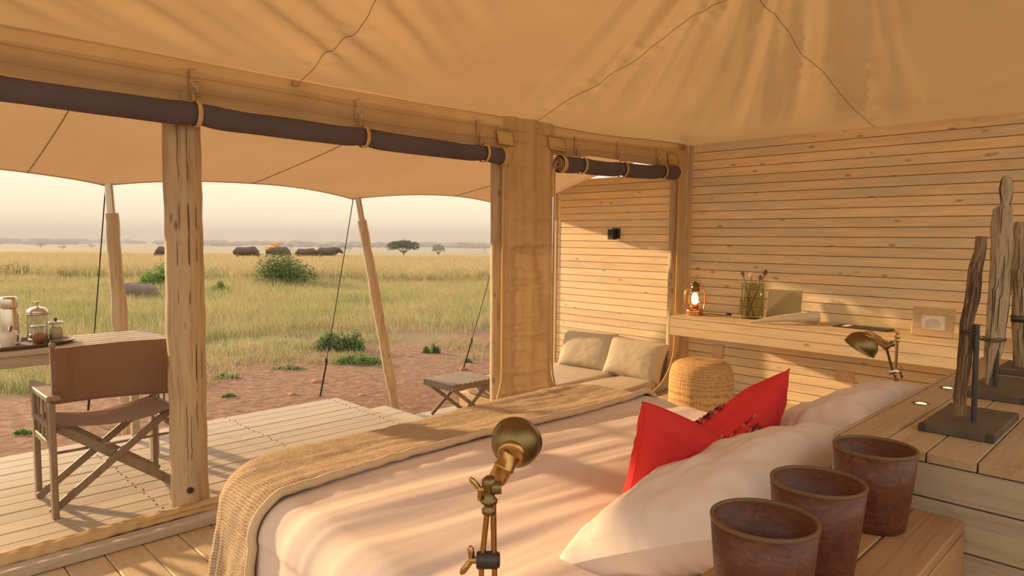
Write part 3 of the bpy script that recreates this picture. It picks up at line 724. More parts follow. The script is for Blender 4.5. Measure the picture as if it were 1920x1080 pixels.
# ---------------- ceiling: hipped canvas roof with radiating folds
def hroof(x, y):
    d1 = max(0, 3.725-y); d2 = max(0, XR+.02-x)
    h1 = .27*d1+.045*d1*d1-.02*math.sin(min(1, d1/1.2)*PI)
    h2 = .10*d2+.082*d2*d2-.02*math.sin(min(1, d2/1.2)*PI)
    if d1 > 3.2: h1 = .27*3.2+.045*3.2**2+(d1-3.2)*.02
    if d2 > 3.2: h2 = .10*3.2+.082*3.2**2+(d2-3.2)*.12
    k = .10; h = -k*math.log(math.exp(-h1/k)+math.exp(-h2/k))+k*.30
    edge = min(1, min(d1, d2)/.25)
    if min(d1, d2) < .4: h = lerp(min(h1, h2), h, sm(min(d1, d2)/.4))
    return h, d1, d2
SEAMX = (1.95, 3.90, 0.0); SEAMY = (1.96, 0.0)
def roofz(x, y):
    h, d1, d2 = hroof(x, y)
    base = 2.345+.055*sm((x-4.5)/1.6) if True else 0
    A = (2.9, 1.15); a = math.atan2(y-A[1], x-A[0]); rr = math.hypot(x-A[0], y-A[1])
    edge = sm(min(d1, d2)/.7)
    amp = .060*sm((N(math.cos(a)*1.6, math.sin(a)*1.6, 5)+.35)/.5)*sm((rr-.3)/.6)
    sect = sm((a-.02)/.25)*sm((1.45-a)/.35)
    amp = (.006+.075*sect)*sm((rr-.3)/.6)
    f = .5-2.0*abs(N(a*5.5, rr*.25, 1))+.5*N(a*13.0, rr*.4, 2)+.22*N(a*27, rr*.9, 8)+(.5*N(x*2.0-y*1.2, x*.5, 21) if sect < .3 else 0)
    fold = amp*f*edge*(1.15-.15*rr)
    # diagonal drape near the left seam
    t = (x-1.0)*.55+(3.7-y)*1.0; fold += .060*N(t*7.5, (x-y)*.5, 11)*sm((2.9-x)/1.0)*sm(d1/.35)*sm((3.0-d1)/1)
    pk = 0
    for sx in SEAMX:
        dd = abs(x-sx)
        if dd < .22: pk += .026*N(y*13, dd*3, 3)*(1-dd/.22)*min(1, dd/.035)*sm(d1/.3)
    for sy in SEAMY:
        dd = abs(y-sy)
        if dd < .22: pk += .026*N(x*13, dd*3, 4)*(1-dd/.22)*min(1, dd/.035)*sm(d2/.3)
    return base+h+fold+pk
def roof(u, v):
    x = -1.6+(XR+.02+1.6)*u; y = -1.5+(3.725+1.5)*v
    return (x, y, roofz(x, y))
mb = MB(); mb.grid(520, 360, roof); ce = mb.build('ceiling', 'roof'); ce['kind'] = 'structure'
for sx in SEAMX:
    mb = MB(); mb.tube([(sx, y, roofz(sx, y)-.003) for y in np.linspace(-1.4, 3.72, 200)], .0019, 5); mb.build('seam', 'stitch', ce)
mb = MB()
for sy in SEAMY[:1]: mb.tube([(x, sy, roofz(x, sy)-.003) for x in np.linspace(3.9, XR, 100)], .0019, 5)
mb.build('seam', 'stitch', ce)
# tent poles carrying the ridge stand behind the camera's view; back and left sides of the tent stay open

# ---------------- porch awning
PX = [-.64, 1.405, 3.45, 5.50]
def awn_edge(x):
    k = (x-PX[0])/2.045; f = k-math.floor(k); s_ = (math.sin(f*PI))**.8 if 0 < f < 1 else 0
    return s_
def awning(u, v):
    x = -2.4+(8.62)*u; s_ = awn_edge(x) if x < 5.5 else 0; q5 = sm((x-5.45)/.6)
    ye = 5.60-.10*s_+.38*q5; ze = 1.80+.082*s_
    y = lerp(3.76, ye, v); z0 = 2.30+.05*sm((x-4)/2)+.03*q5
    sag = lerp(-.035, .085, q5)*math.sin(v*PI)
    z = lerp(z0, ze, v)+sag+.006*N(x*1.5, y*1.5)+.03*s_*v*(1-v)
    return (x, y, z)
aw = thing('porch_awning', (2, 4.6, 2.0), 'tan canvas awning with scalloped edge stretched over the porch deck', 'awning')
mb = MB(); mb.grid(260, 40, awning); mb.build('canopy', 'awning', aw)
for xc, xo in ((.93, .93), (2.75, 2.45), (4.9, 4.6), (-1.6, -1.6)):
    mb = MB(); mb.tube([Vector(awning((lerp(xc, xo, v)+2.4)/8.62, v))-Vector((0, 0, .004)) for v in np.linspace(0, 1, 30)], .003, 5); mb.build('seam', 'stitch', aw)
mb = MB(); mb.tube([Vector(awning(u, 1)) for u in np.linspace(0, 1, 260)], .006, 6); mb.build('hem', 'canvas_edge', aw)

# ---------------- poles
def log_pts(a, b, n, wob, seed): 
    a = Vector(a); b = Vector(b); return [a.lerp(b, i/(n-1))+Vector((wob*N(i*.35, seed), wob*N(i*.35, seed+9), 0)) for i in range(n)]
tp = thing('tent_post', (1.33, 3.80, 0), 'thick cracked log post standing on the deck beside the director chair', 'post')
pts = log_pts((1.312, 3.80, 0), (1.318, 3.80, 2.30), 40, .004, 3)
mb = MB(); mb.tube(pts, [.093+.004*N(i*.4, 8)+(.005 if i < 2 else 0)+(.006*math.exp(-((i-17)/1.6)**2)) for i in range(40)], 40); mb.build('log', 'pole', tp)
mb = MB(); r = random.Random(8)
for k, (a, z0, z1) in enumerate(((-95, .75, 2.1), (-80, .4, 1.1), (-112, .05, .6), (-130, .9, 1.5), (-70, 1.2, 1.7), (-100, .15, .5), (-60, .5, .9), (-122, 1.4, 2.2))):
    pp = []; n = 26; aa = math.radians(a)
    for i in range(n):
        z = lerp(z0, z1, i/(n-1)); q = aa+.05*N(i*.4, k); j = min(39, int(z/2.42*39)); c = pts[j]
        rad = .0925+.004*N(j*.4, 8); pp.append((c.x+rad*math.cos(q), c.y+rad*math.sin(q), z))
    mb.tube(pp, [.0006+.0024*math.sin(i/(n-1)*PI)*(1 if k < 2 else .45) for i in range(n)], 5)
mb.build('crack', 'crack', tp)
mb = MB(); q = math.radians(-108); bx, by = 1.312+.098*math.cos(q), 3.80+.098*math.sin(q); R_ = Matrix.Rotation(q, 3, 'Z') @ rotm('Y', 90)
mb.lathe([(0, .012), (.008, .012), (.009, .006), (.017, .006), (.018, 0)], 8, (bx, by, .095), R_, False); mb.build('bolt', 'iron', tp)
op = thing('tent_post', (3.61, 3.80, -.05), 'plain pole standing behind the canvas column of the front wall', 'post')
pts = log_pts((3.625, 3.80, -.05), (3.615, 3.80, 2.29), 20, .003, 5); mb = MB(); mb.tube(pts, .058, 24); mb.build('log', 'pole', op)
op = thing('tent_post', (6.28, 3.74, -.05), 'corner post where the plank wall meets the canvas wall', 'post')
mb = MB(); mb.tube(log_pts((6.12, 3.80, -.05), (6.12, 3.80, 2.32), 20, .003, 6), .055, 20); mb.build('log', 'pole', op)
def porch_pole(base, top, rad, label, seed, mid=None, sleeve=True):
    root = thing('awning_pole', base, label, 'pole', 'leaning poles carrying the awning'); b = Vector(base); t = Vector(top); d = (t-b)
    n = 26; a = b+d*(.13 if sleeve else 0); c = b+d*.90; pts = log_pts(a, c, n, .009, seed)
    bulge = [rad*(1.08-.16*i/(n-1))+.006*N(i*.5, seed+3)+.008*math.exp(-((i-14)/1.5)**2) for i in range(n)]
    mb = MB(); mb.tube(pts, bulge, 24); mb.build('log', 'pole2', root)
    mb = MB(); mb.tube([c-d*.02, t], [rad*.62, rad*.60], 20); mb.build('top_sleeve', 'steel', root)
    if sleeve: mb = MB(); mb.tube([b, a+d*.02], [rad*.86, rad*.84], 20); mb.build('foot', 'pole2', root)
    return root
porch_pole((1.53, 5.62, -.34), (1.42, 5.57, 1.82), .048, 'upright pale pole carrying the awning beyond the deck table', 31)
porch_pole((3.925, 5.58, -.33), (3.485, 5.56, 1.82), .046, 'pale pole leaning to the left beyond the porch step', 37)
def rope(a, b, label, t=.78):
    a = Vector(a); b = Vector(b); root = thing('guy_rope', b, label, 'rope', 'guy ropes of the awning'); d = b-a
    pts = [a+d*(i/12)+Vector((0, 0, -.03*math.sin(i/12*PI))) for i in range(13)]
    mb = MB(); mb.tube(pts, .0045, 6); mb.build('cord', 'rope', root)
    mb = MB(); mb.tube([a+d*t+Vector((.006, 0, -.015)), b], .010, 6); mb.build('doubled_cord', 'rope', root)
    mb = MB(); mb.box(a+d*t+Vector((0, 0, -.018)), (.025, .025, .06), .006); mb.build('slider', 'rope', root)
    mb = MB(); mb.tube([b+Vector((0, 0, .03)), b+Vector((-.01, .02, -.08))], .008, 6); mb.build('peg', 'iron', root)
rope((3.44, 5.57, 1.80), az(600, 745, -.34), 'black guy rope running down left of the leaning pole')
rope((5.47, 5.57, 1.80), az(868, 694, -.34), 'black guy rope coming down behind the slatted stool')
rope((1.40, 5.57, 1.80), (1.62, 7.35, -.34), 'black guy rope left of the upright porch pole')
# far right awning corner pole hidden behind the canvas column
porch_pole((5.98, 5.62, -.34), (5.60, 5.58, 1.80), .046, 'awning pole mostly hidden behind the canvas column', 41)

# ---------------- rolled blinds
def blind(x0, x1, z0, z1, label, straps, ends, rad=.052):
    root = thing('rolled_blind', ((x0+x1)/2, 3.645, (z0+z1)/2+rad), label, 'blind', 'rolled up window blinds')
    def pos(x):
        u = (x-x0)/(x1-x0); z = lerp(z0, z1, u)
        for s_ in straps: z += .010*math.exp(-((x-s_)/.10)**2)
        return z-.012*math.sin(u*PI)
    def f(u, v):
        x = lerp(x0, x1, u); a = v*2*PI; rr = rad*(1+.10*N(x*2.0, 1)+.06*N(x*3, math.cos(a)*1.5, math.sin(a)*1.5))
        for s_ in straps: rr -= .007*math.exp(-((x-s_)/.05)**2)
        return (x, 3.648+rr*math.cos(a), pos(x)+rr*math.sin(a)*1.05)
    mb = MB(); mb.grid(200, 25, f); mb.build('roll', 'blind', root)
    for x, sgn in ends:
        m = MB(); pts = []; 
        for k in range(70):
            a = k*.34; rr = .006+(rad-.010)*k/69; pts.append((x+sgn*(.008+.004*math.sin(a*1.3)), 3.648+rr*math.cos(a)*(1+.08*math.sin(a*2)), pos(x)+rr*math.sin(a)))
        m.tube(pts, .0042, 5); m.build('spiral_end', 'canvas_edge', root)
        m = MB(); m.grid(3, 25, lambda u, v: (x-sgn*(.045*u-.004), 3.648+(rad+.004)*math.cos(v*2*PI), pos(x)+(rad+.004)*math.sin(v*2*PI)*1.05)); m.build('end_binding', 'canvas_edge', root)
    for s_ in straps:
        m = MB(); w_ = .024; R0 = rad*1.04
        path = [(3.648+(R0+.003)*math.cos(a), pos(s_)+(R0+.002)*math.sin(a)) for a in np.linspace(math.radians(60), math.radians(300), 26)]
        top = [(YF-.032, 2.19), (YF-.040, pos(s_)+R0+.02)]
        path = [(YF-.03, pos(s_)+R0+.06)]+[(3.648+(R0+.004)*math.cos(a), pos(s_)+(R0+.003)*math.sin(a)*1.05) for a in np.linspace(math.radians(70), math.radians(330), 26)]
        n = len(path); m.grid(2, n, lambda u, v: (s_+(u-.5)*w_, path[int(round(v*(n-1)))][0], path[int(round(v*(n-1)))][1]))
        so = m.build('strap', 'canvas_edge', root); md = so.modifiers.new('Solidify', 'SOLIDIFY'); md.thickness = .003
blind(-1.2, 3.53, 2.10, 2.045, 'long dark grey rolled blind strapped above the porch opening', (.0, 1.34, 2.33, 3.33), ((3.53, 1),), .055)
blind(4.145, 5.90, 2.045, 2.10, 'short dark rolled blind with a spiral end above the lounge opening', (4.42, 4.99, 5.62), ((4.145, -1), (5.90, 1)), .062)

# ================================================================ porch furniture
# director chair
ch = thing('director_chair', (1.03, 4.22, 0), 'brown canvas folding director chair facing away, on the deck', 'chair')
XA, XB, YN, YFR = .735, 1.33, 4.03, 4.43
for x in (XA, XB):
    for y in (YN, YFR):
        m = MB(); m.box((x, y, .305), (.028, .05, .61), .004); m.build('leg', 'chair_wood', ch)
    m = MB(); m.box((x, (YN+YFR)/2, .37), (.022, YFR-YN, .035), .003); m.build('side_rail', 'chair_wood', ch)
    for k in range(3):
        m = MB(); y = YN+.10+k*.10; m.tube([(x, y, .38), (x, y, .43), (x, y, .5), (x, y, .56), (x, y, .615)], [.006, .008, .0055, .008, .006], 8); m.build('spindle', 'chair_wood', ch)
    def arm(u, v, x=x):
        pass
    m = MB(); ys = np.linspace(YN-.06, YFR+.06, 14); w_ = [.030+.008*math.sin(i/13*PI) if i < 11 else .030-.006*(i-10) for i in range(14)]
    vs = []; 
    for i, y in enumerate(ys):
        zt = .632+.004*math.sin(i/13*PI)
        vs += [(x-w_[i], y, zt-.011), (x+w_[i], y, zt-.011), (x+w_[i], y, zt+.009), (x+w_[i]-.006, y, zt+.013), (x-w_[i]+.006, y, zt+.013), (x-w_[i], y, zt+.009)]
    fs = [(i*6+j, i*6+(j+1) % 6, (i+1)*6+(j+1) % 6, (i+1)*6+j) for i in range(13) for j in range(6)]+[tuple(reversed(range(6))), tuple(range(78, 84))]
    m.add(vs, fs); m.build('armrest', 'chair_wood', ch)
    m = MB(); xx = x+(.035 if x < 1 else -.035)*.4; m.box((xx, YN-.005, .745), (.022, .032, .25), .003)
    bp = m.build('back_post', 'chair_wood', ch)
    m = MB(); m.lathe([(.0, .040), (.010, .038), (.016, .028), (.016, .018), (.009, .008), (.010, .002), (.012, 0)], 14, (xx, YN-.005, .868)); m.build('finial', 'chair_wood', bp)
    m = MB(); m.bar((x, YN+.06, .465), (x, YFR-.02, .465), .03, .022); m.build('seat_rail', 'chair_wood', ch)
for y, dz in ((YN+.045, 0), (YFR-.05, 0)):
    m = MB(); m.bar((XA-.01, y, .02), (XB-.01, y, .465), .040, .016, up=(0, 0, 1), bv=.004); m.build('cross_leg', 'chair_wood', ch)
    m = MB(); m.bar((XA+.02, y+.022, .465), (XB+.01, y+.022, .02), .048, .016, up=(0, 0, 1), bv=.004); m.build('cross_leg', 'chair_wood', ch)
m = MB(); m.bar((XA, YN+.10, .31), (XB, YN+.10, .31), .012, .02)
m.build('stretcher', 'chair_wood', ch)
def backc(u, v):
    x = lerp(XA+.0, XB+.01, u); z = lerp(.565+.03*(1-u), .875, v); return (x, YN-.028+.05*math.sin(u*PI)-.012*math.sin(v*PI)+.004*N(x*5, z*5), z)
m = MB(); m.grid(30, 14, backc); bc = m.build('backrest', 'chair_canvas', ch); md = bc.modifiers.new('Solidify', 'SOLIDIFY'); md.thickness = .004
m = MB()
for u in (.13, .145, .92): m.tube([Vector(backc(u, v))+Vector((0, -.005, 0)) for v in np.linspace(.0, 1, 12)], .0012, 4)
m.tube([Vector(backc(u, .09))+Vector((0, -.005, 0)) for u in np.linspace(.13, .92, 20)], .0012, 4); m.build('stitching', 'stitch', bc)
def seatc(u, v):
    x = lerp(XA+.02, XB-.015, u); y = lerp(YN+.01, YFR+.0, v); z = .482-.040*math.sin(u*PI)**.8-.006*math.sin(v*PI)+.006*N(u*2+v*4, v*9)
    if u < .04: z -= .03*(1-u/.04)
    return (x, y, z)
m = MB(); m.grid(40, 24, seatc); sc_ = m.build('seat', 'seat_canvas', ch); md = sc_.modifiers.new('Solidify', 'SOLIDIFY'); md.thickness = .004

# deck table
tb = thing('deck_table', (.9, 5.0, 0), 'grey wooden slatted table on the deck behind the director chair', 'table')
TY0, TY1, TX1, TZ = 4.745, 5.315, 1.565, .77
for i in range(6):
    m = MB(); m.box(((TX1-.25)/2-.0, TY0+.045+.0955*i, TZ-.012), (TX1+.25, .084, .024), .004); m.build('slat', 'table_wood', tb)
m = MB(); m.box(((TX1-.30)/2, TY0+.04, TZ-.06), (TX1+.18, .022, .07)); m.box(((TX1-.30)/2, TY1-.04, TZ-.06), (TX1+.18, .022, .07)); m.box((TX1-.06, (TY0+TY1)/2, TZ-.06), (.022, .50, .07)); m.build('apron', 'table_wood', tb)
for x in (-.15, 1.44):
    for y in (4.80, 5.20):
        m = MB(); m.box((x, y, TZ/2-.012), (.05, .05, TZ-.024), .004); m.build('leg', 'table_wood', tb)
# tray and coffee things
TRZ = TZ
tc = az(60, 655, TZ+.01); TC = (tc[0]-.10, tc[1]+.02)
ty = thing('serving_tray', (.72, 5.02, TZ), 'dark oval tray holding the coffee things on the deck table', 'tray')
m = MB()
prof = [(0, .004), (.80, .004), (.93, .008), (1.0, .022), (1.01, .024), (1.0, .017), (.92, .001), (0, 0)]
vs = []; n = 48; CX, CY = .69, 5.02
for r_, z in prof:
    for j in range(n):
        a = 2*PI*j/n; vs.append((CX+.37*r_*math.cos(a), CY+.20*r_*math.sin(a), TZ+z))
m.add(vs, [(i*n+j, i*n+(j+1) % n, (i+1)*n+(j+1) % n, (i+1)*n+j) for i in range(len(prof)-1) for j in range(n)], True); m.build('tray_dish', 'cork', ty)
ZT = TZ+.006
def at(px, py, z=ZT): p = az(px, py, z); return p[0], p[1]
x, y = .735, 5.09
fk = thing('thermos_flask', (x, y, ZT), 'steel thermos flask, tallest and leftmost on the tray', 'flask')
m = MB(); m.lathe([(0, 0), (.043, 0), (.045, .006), (.045, .215), (.043, .220)], 28, (x, y, ZT)); m.build('body', 'steel', fk)
m = MB(); m.lathe([(.043, .222), (.044, .226), (.044, .275), (.040, .288), (.030, .292), (0, .292)], 28, (x, y, ZT)); m.build('cap', 'steel', fk)
x, y = .885, 5.13
fp = thing('french_press', (x, y, ZT), 'glass and steel french press coffee pot on the tray behind the jars', 'coffee press')
m = MB(); m.lathe([(.052, .01), (.053, .17), (.054, .18), (.050, .18), (.050, .012), (0, .012)], 32, (x, y, ZT)); m.build('beaker', 'glass', fp)
m = MB(); m.lathe([(0, .014), (.048, .014), (.048, .045), (0, .045)], 24, (x, y, ZT)); m.build('coffee', 'coffee', fp)
m = MB(); m.lathe([(.058, .176), (.060, .182), (.056, .195), (.040, .210), (.015, .218), (0, .219)], 32, (x, y, ZT)); ld = m.build('lid', 'steel', fp)
m = MB(); m.lathe([(.004, .215), (.004, .238), (.016, .242), (.017, .248), (.010, .252), (0, .252)], 18, (x, y, ZT)); m.build('plunger_knob', 'steel', ld)
m = MB(); m.lathe([(.054, 0), (.056, 0), (.056, .022), (.054, .022)], 32, (x, y, ZT))
for k in range(5):
    a = k*2*PI/5+.5; m.tube([(x+.056*math.cos(a), y+.056*math.sin(a), ZT+.005), (x+.056*math.cos(a), y+.056*math.sin(a), ZT+.185)], .004, 6)
m.lathe([(.055, .165), (.0575, .165), (.0575, .178), (.055, .178)], 32, (x, y, ZT)); m.build('steel_frame', 'steel', fp)
m = MB(); q = Vector((.70711, -.70711, 0)); c = Vector((x, y, ZT)); m.tube([c+q*.056+Vector((0, 0, .175)), c+q*.088+Vector((0, 0, .178)), c+q*.092+Vector((0, 0, .12)), c+q*.088+Vector((0, 0, .04)), c+q*.056+Vector((0, 0, .03))], .006, 8); m.build('handle', 'steel', fp)
x, y = .70, 4.93
mg = thing('mug', (x, y, ZT), 'white mug with a wooden stirrer at the tray front', 'mug')
m = MB(); m.lathe([(0, 0), (.034, 0), (.040, .01), (.045, .06), (.048, .098), (.045, .098), (.041, .06), (.036, .012), (0, .012)], 32, (x, y, ZT)); m.build('cup', 'white', mg)
m = MB(); c = Vector((x, y, ZT)); m.tube([c+q*.043+Vector((0, 0, .082)), c+q*.066+Vector((0, 0, .082)), c+q*.074+Vector((0, 0, .055)), c+q*.062+Vector((0, 0, .03)), c+q*.040+Vector((0, 0, .026))], .005, 8); m.build('handle', 'white', mg)
m = MB(); m.tube([c+Vector((-.01, .0, .02)), c+Vector((.02, .01, .125))], [.004, .008], 8); m.build('stirrer', 'cork', mg)
def jar(x, y, h, r_, label, fill, lid, name):
    t = thing(name, (x, y, ZT), label, 'jar'); c = (x, y, ZT)
    m = MB(); m.lathe([(0, .0), (r_*.96, .0), (r_, .006), (r_, h*.80), (r_*.85, h*.9), (r_*.85, h), (r_*.80, h), (r_*.80, h*.9), (r_*.93, h*.79), (r_*.93, .008), (0, .008)], 28, c); m.build('glass_body', 'glass', t)
    m = MB(); hh = h*(.70 if fill == 'sugar' else .55); m.lathe([(0, .010), (r_*.90, .010), (r_*.91, hh), (r_*.4, hh+.008), (0, hh+.01)], 20, c); m.build('contents', fill, t)
    m = MB(); m.lathe([(r_*.9, h*.97), (r_*1.02, h*.98), (r_*1.02, h*1.04), (r_*.9, h*1.08), (0, h*1.08)], 28, c); lo = m.build('lid', lid, t)
    if lid == 'steel' and fill == 'sugar':
        m = MB(); m.lathe([(.006, h*1.06), (.006, h*1.12), (.010, h*1.18), (.009, h*1.26), (0, h*1.28)], 12, c); m.build('knob', 'cork', lo)
jar(.865, 5.01, .105, .038, 'open-necked glass jar of brown sugar between mug and tall jar', 'brown_sugar', 'steel', 'sugar_jar')
jar(.965, 5.055, .115, .040, 'lidded glass jar of pale sugar with knob, rightmost on the tray', 'sugar', 'steel', 'sugar_jar')

# slatted folding stool on the lounge floor
SX0, SX1, SY0, SY1, SZ, SF = 3.945, 4.50, 4.735, 5.17, .10, -.28
so = thing('slatted_stool', (4.22, 4.95, SF), 'dark wooden folding stool with slatted top and crossed legs', 'stool')
for i in range(9):
    m = MB(); w_ = (SX1-SX0)/9; m.box((SX0+w_*(i+.5), (SY0+SY1)/2, SZ-.009), (w_-.019, SY1-SY0+.01, .018), .003); m.build('slat', 'stool_wood', so)
for y in (SY0+.012, SY1-.012):
    m = MB(); m.box(((SX0+SX1)/2, y, SZ-.040), (SX1-SX0, .024, .044)); m.build('rail', 'stool_wood', so)
for x in (SX0+.012, SX1-.012):
    m = MB(); m.box((x, (SY0+SY1)/2, SZ-.040), (.024, SY1-SY0-.05, .044)); m.build('rail', 'stool_wood', so)
for y, dy in ((SY0+.03, .0), (SY1-.03, 0)):
    m = MB(); m.bar((SX0+.03, y, SZ-.04), (SX1-.10, y, SF+.015), .034, .020); m.build('leg', 'stool_wood', so)
    m = MB(); m.bar((SX1-.03, y+.022, SZ-.04), (SX0+.10, y+.022, SF+.015), .034, .020); m.build('leg', 'stool_wood', so)

# ---------------- lounge: mattresses, bolsters, base
def cushion(mb, x0, x1, y0, y1, z0, z1, r_=.05, bulge=.02, seed=1, rc=.06):
    """soft box mattress"""
    cx, cy = (x0+x1)/2, (y0+y1)/2; hx, hy = (x1-x0)/2, (y1-y0)/2; n = 96; rings = []
    def per(j, ins):
        a = 2*PI*j/n; e_ = 2/ (7.0 if rc < .1 else 3.2); c, s_ = math.cos(a), math.sin(a)
        return (cx+(hx-ins)*math.copysign(abs(c)**e_, c), cy+(hy-ins)*math.copysign(abs(s_)**e_, s_))
    H = z1-z0
    prof = [(.9, 0, 0)]+[(r_*(1-math.sin(t)), r_*(1-math.cos(t)), 0) for t in np.linspace(0, PI/2, 5)]
    ring = []
    for k in (.0, .2, .4, .6, .8, .92): ring.append(('c', k, z1))
    for t in np.linspace(0, PI/2, 6): ring.append(('e', r_*(1-math.sin(t)), z1-r_*(1-math.cos(t))))
    ring.append(('e', -.008, (z0+z1)/2))
    for t in np.linspace(PI/2, 0, 6): ring.append(('e', r_*(1-math.sin(t)), z0+r_*(1-math.cos(t))))
    vs = []
    for kind, a_, z in ring:
        for j in range(n):
            if kind == 'c':
                X, Y = per(j, r_); X = cx+(X-cx)*a_; Y = cy+(Y-cy)*a_; zz = z+bulge*(1-a_**2)*.6+.006*N(X*2.5+seed, Y*2.5)+.003*N(X*9, Y*9)
            else:
                X, Y = per(j, a_); zz = z+.004*N(X*4, Y*4)
            vs.append((X, Y, zz))
    k = len(ring); mb.add(vs, [(i*n+j, (i+1)*n+j, (i+1)*n+(j+1) % n, i*n+(j+1) % n) for i in range(k-1) for j in range(n)], True)
    mb.add(vs[-n:], [tuple(range(n))])
    for z in (z1-r_*.5, z0+r_*.5): pass
lb = thing('lounge_base', (5.3, 4.5, -.28), 'low wooden plinth under the mattresses of the porch lounge', 'platform')
m = MB(); m.box((5.32, 4.85, -.205), (1.66, .86, .15), .006); m.build('side_plinth', 'pine_x', lb)
m = MB(); m.box((4.64, 4.06, -.205), (2.95, .50, .15), .006); m.build('front_plinth', 'pine_x', lb)
m = MB(); cushion(m, 4.47, 6.16, 4.37, 5.27, -.13, .0, .045, .01, 2); tag(m.build('daybed_mattress', 'beige', loc=(5.3, 4.8, -.13)), 'beige daybed mattress lying along the plank screen behind the stool', 'mattress')
m = MB(); cushion(m, 3.16, 6.16, 3.78, 4.34, -.13, .0, .05, .01, 3, .2); tag(m.build('bench_mattress', 'beige', loc=(4.6, 4.05, -.13)), 'long beige bench mattress with rounded end in front of the stool', 'mattress')
def pillow(mb, w_, h_, t_, M4, pinch=.07, nu=44, nv=36, wr_=.01, seed=0, sag=0.0, p=.5, fl=0.0, ear=0.0):
    o = len(mb.v)
    def P(u, v, side):
        ex = 1-pinch*(1-v*v)+ear*(abs(u*v)**6); ey = 1-pinch*(1-u*u)+ear*(abs(u*v)**6)
        X = w_/2*u*ex; Y = h_/2*v*ey
        if v > 0: Y -= sag*max(0, 1-abs(u))**1.15*v
        q = max(0, (1-u**4))*max(0, (1-v**4)); th = t_/2*q**p
        wk = wr_*(N(u*2.2+seed, v*2.2, side)+.5*N(u*6+seed, v*5, side+3))*min(1, q*4)
        # radial gathers close to the corners
        wk += wr_*.7*N(math.atan2(v, u)*7+seed, 1.5, side)*(1-q)*(1 if q > .02 else 0)
        return M4 @ Vector((X, Y, side*(th+wk*.8)+fl*X*Y))
    for side in (1, -1):
        vs = [P(-1+2*i/(nu-1), -1+2*j/(nv-1), side) for j in range(nv) for i in range(nu)]
        fs = [(j*nu+i, j*nu+i+1, (j+1)*nu+i+1, (j+1)*nu+i) for j in range(nv-1) for i in range(nu-1)]
        if side < 0: fs = [tuple(reversed(f)) for f in fs]
        mb.add(vs, fs, True)
    edge = [P(-1+2*i/30, -1, 0) for i in range(31)]+[P(1, -1+2*i/30, 0) for i in range(1, 31)]+[P(1-2*i/30, 1, 0) for i in range(1, 31)]+[P(-1, 1-2*i/30, 0) for i in range(1, 31)]
    return edge
def frame4(c, xdir, ydir):
    x = Vector(xdir).normalized(); y = Vector(ydir); y = (y-x*y.dot(x)).normalized(); z = x.cross(y)
    R_ = Matrix((x, y, z)).transposed().to_4x4(); return Matrix.Translation(Vector(c)) @ R_
for c, xd, yd, lab, sd_ in (((6.0, 4.82, .19), (.08, -1, .0), (.38, .05, 1), 'beige bolster cushion leaning on the plank screen, left one', 4), ((5.99, 4.16, .175), (.02, -1, -.04), (.42, 0, 1), 'beige bolster cushion leaning on the plank screen, nearer right one', 8)):
    m = MB(); ed = pillow(m, .72, .44, .19, frame4(c, xd, yd), .06, 40, 30, .006, sd_)
    o = m.build('bolster_cushion', 'bolster', loc=c); tag(o, lab, 'cushion', 'bolster cushions on the daybed')
    m = MB(); m.tube(ed, .004, 5); m.build('piping', 'bolster', o, loc=c)
sc2 = thing('wall_light', (XR, 4.60, 1.51), 'small black square wall lamp on the plank screen', 'wall lamp')
m = MB(); m.box((XR-.012, 4.58, 1.515), (.024, .10, .11), .003); m.build('back_plate', 'black', sc2)
m = MB(); m.box((XR-.055, 4.60, 1.50), (.075, .075, .115), .003); m.build('lamp_box', 'black', sc2)

# ================================================================ bed
BX0, BX1, BY0, BY1, BZ, BR, RC = .88, 3.04, .60, 2.50, .62, .11, .30
bcx, bcy, bhx, bhy = (BX0+BX1)/2, (BY0+BY1)/2, (BX1-BX0)/2, (BY1-BY0)/2
def edge_d(X, Y):
    """distance inside the rounded bed outline and outward normal"""
    rc = RC
    qx, qy = abs(X-bcx)-bhx+rc, abs(Y-bcy)-bhy+rc; sx, sy = math.copysign(1, X-bcx), math.copysign(1, Y-bcy)
    if qx > 0 and qy > 0: l = math.hypot(qx, qy); return rc-l, (sx*qx/l, sy*qy/l)
    if qx > qy: return rc-qx, (sx, 0)
    return rc-qy, (0, sy)
def drape(X, Y, off=0, fold=0.0, zmin=.06, tuck=0.0):
    d, n = edge_d(X, Y); R_ = BR
    if d >= R_: return Vector((X, Y, BZ+off)), Vector((0, 0, 1)), 0
    m_ = R_-d; bx, by = X-n[0]*m_, Y-n[1]*m_
    if m_ < R_*PI/2:
        a = m_/R_; nv = Vector((n[0]*math.sin(a), n[1]*math.sin(a), math.cos(a)))
        return Vector((bx, by, BZ-R_))+nv*(R_+off), nv, 0
    h = m_-R_*PI/2; z = max(zmin, BZ-R_-h); al = (-n[1]*X+n[0]*Y)
    f = fold*min(1, h/.15)*(N(al*7, 3)+.5*N(al*15, 5))+.10*h*fold/.02
    return Vector((bx+n[0]*(R_+off+f), by+n[1]*(R_+off+f), z)), Vector((n[0], n[1], 0)), h
def wrk(X, Y):
    a = Y+.12*X; s = .022*N(X*.8, a*4.2, 1)+.010*N(X*1.3+3, a*10, 2)+.0022*N(X*2.4, a*26, 6)+.030*N(X*.8, Y*1.3, 7)
    s += .012*max(0, N(X*.7+9, a*4.2, 9))**.7
    q = math.exp(-((Y-1.12)/.25)**2)*math.exp(-((X-2.0)/.5)**2); s -= .035*q
    return s
bed = thing('double_bed', (bcx, bcy, -.05), 'low double bed with cream linen duvet, throw across its foot', 'bed')
m = MB(); m.box((bcx, bcy, .10), (2.02, 1.80, .26), .01); m.build('bed_base', 'canvas_light', bed)
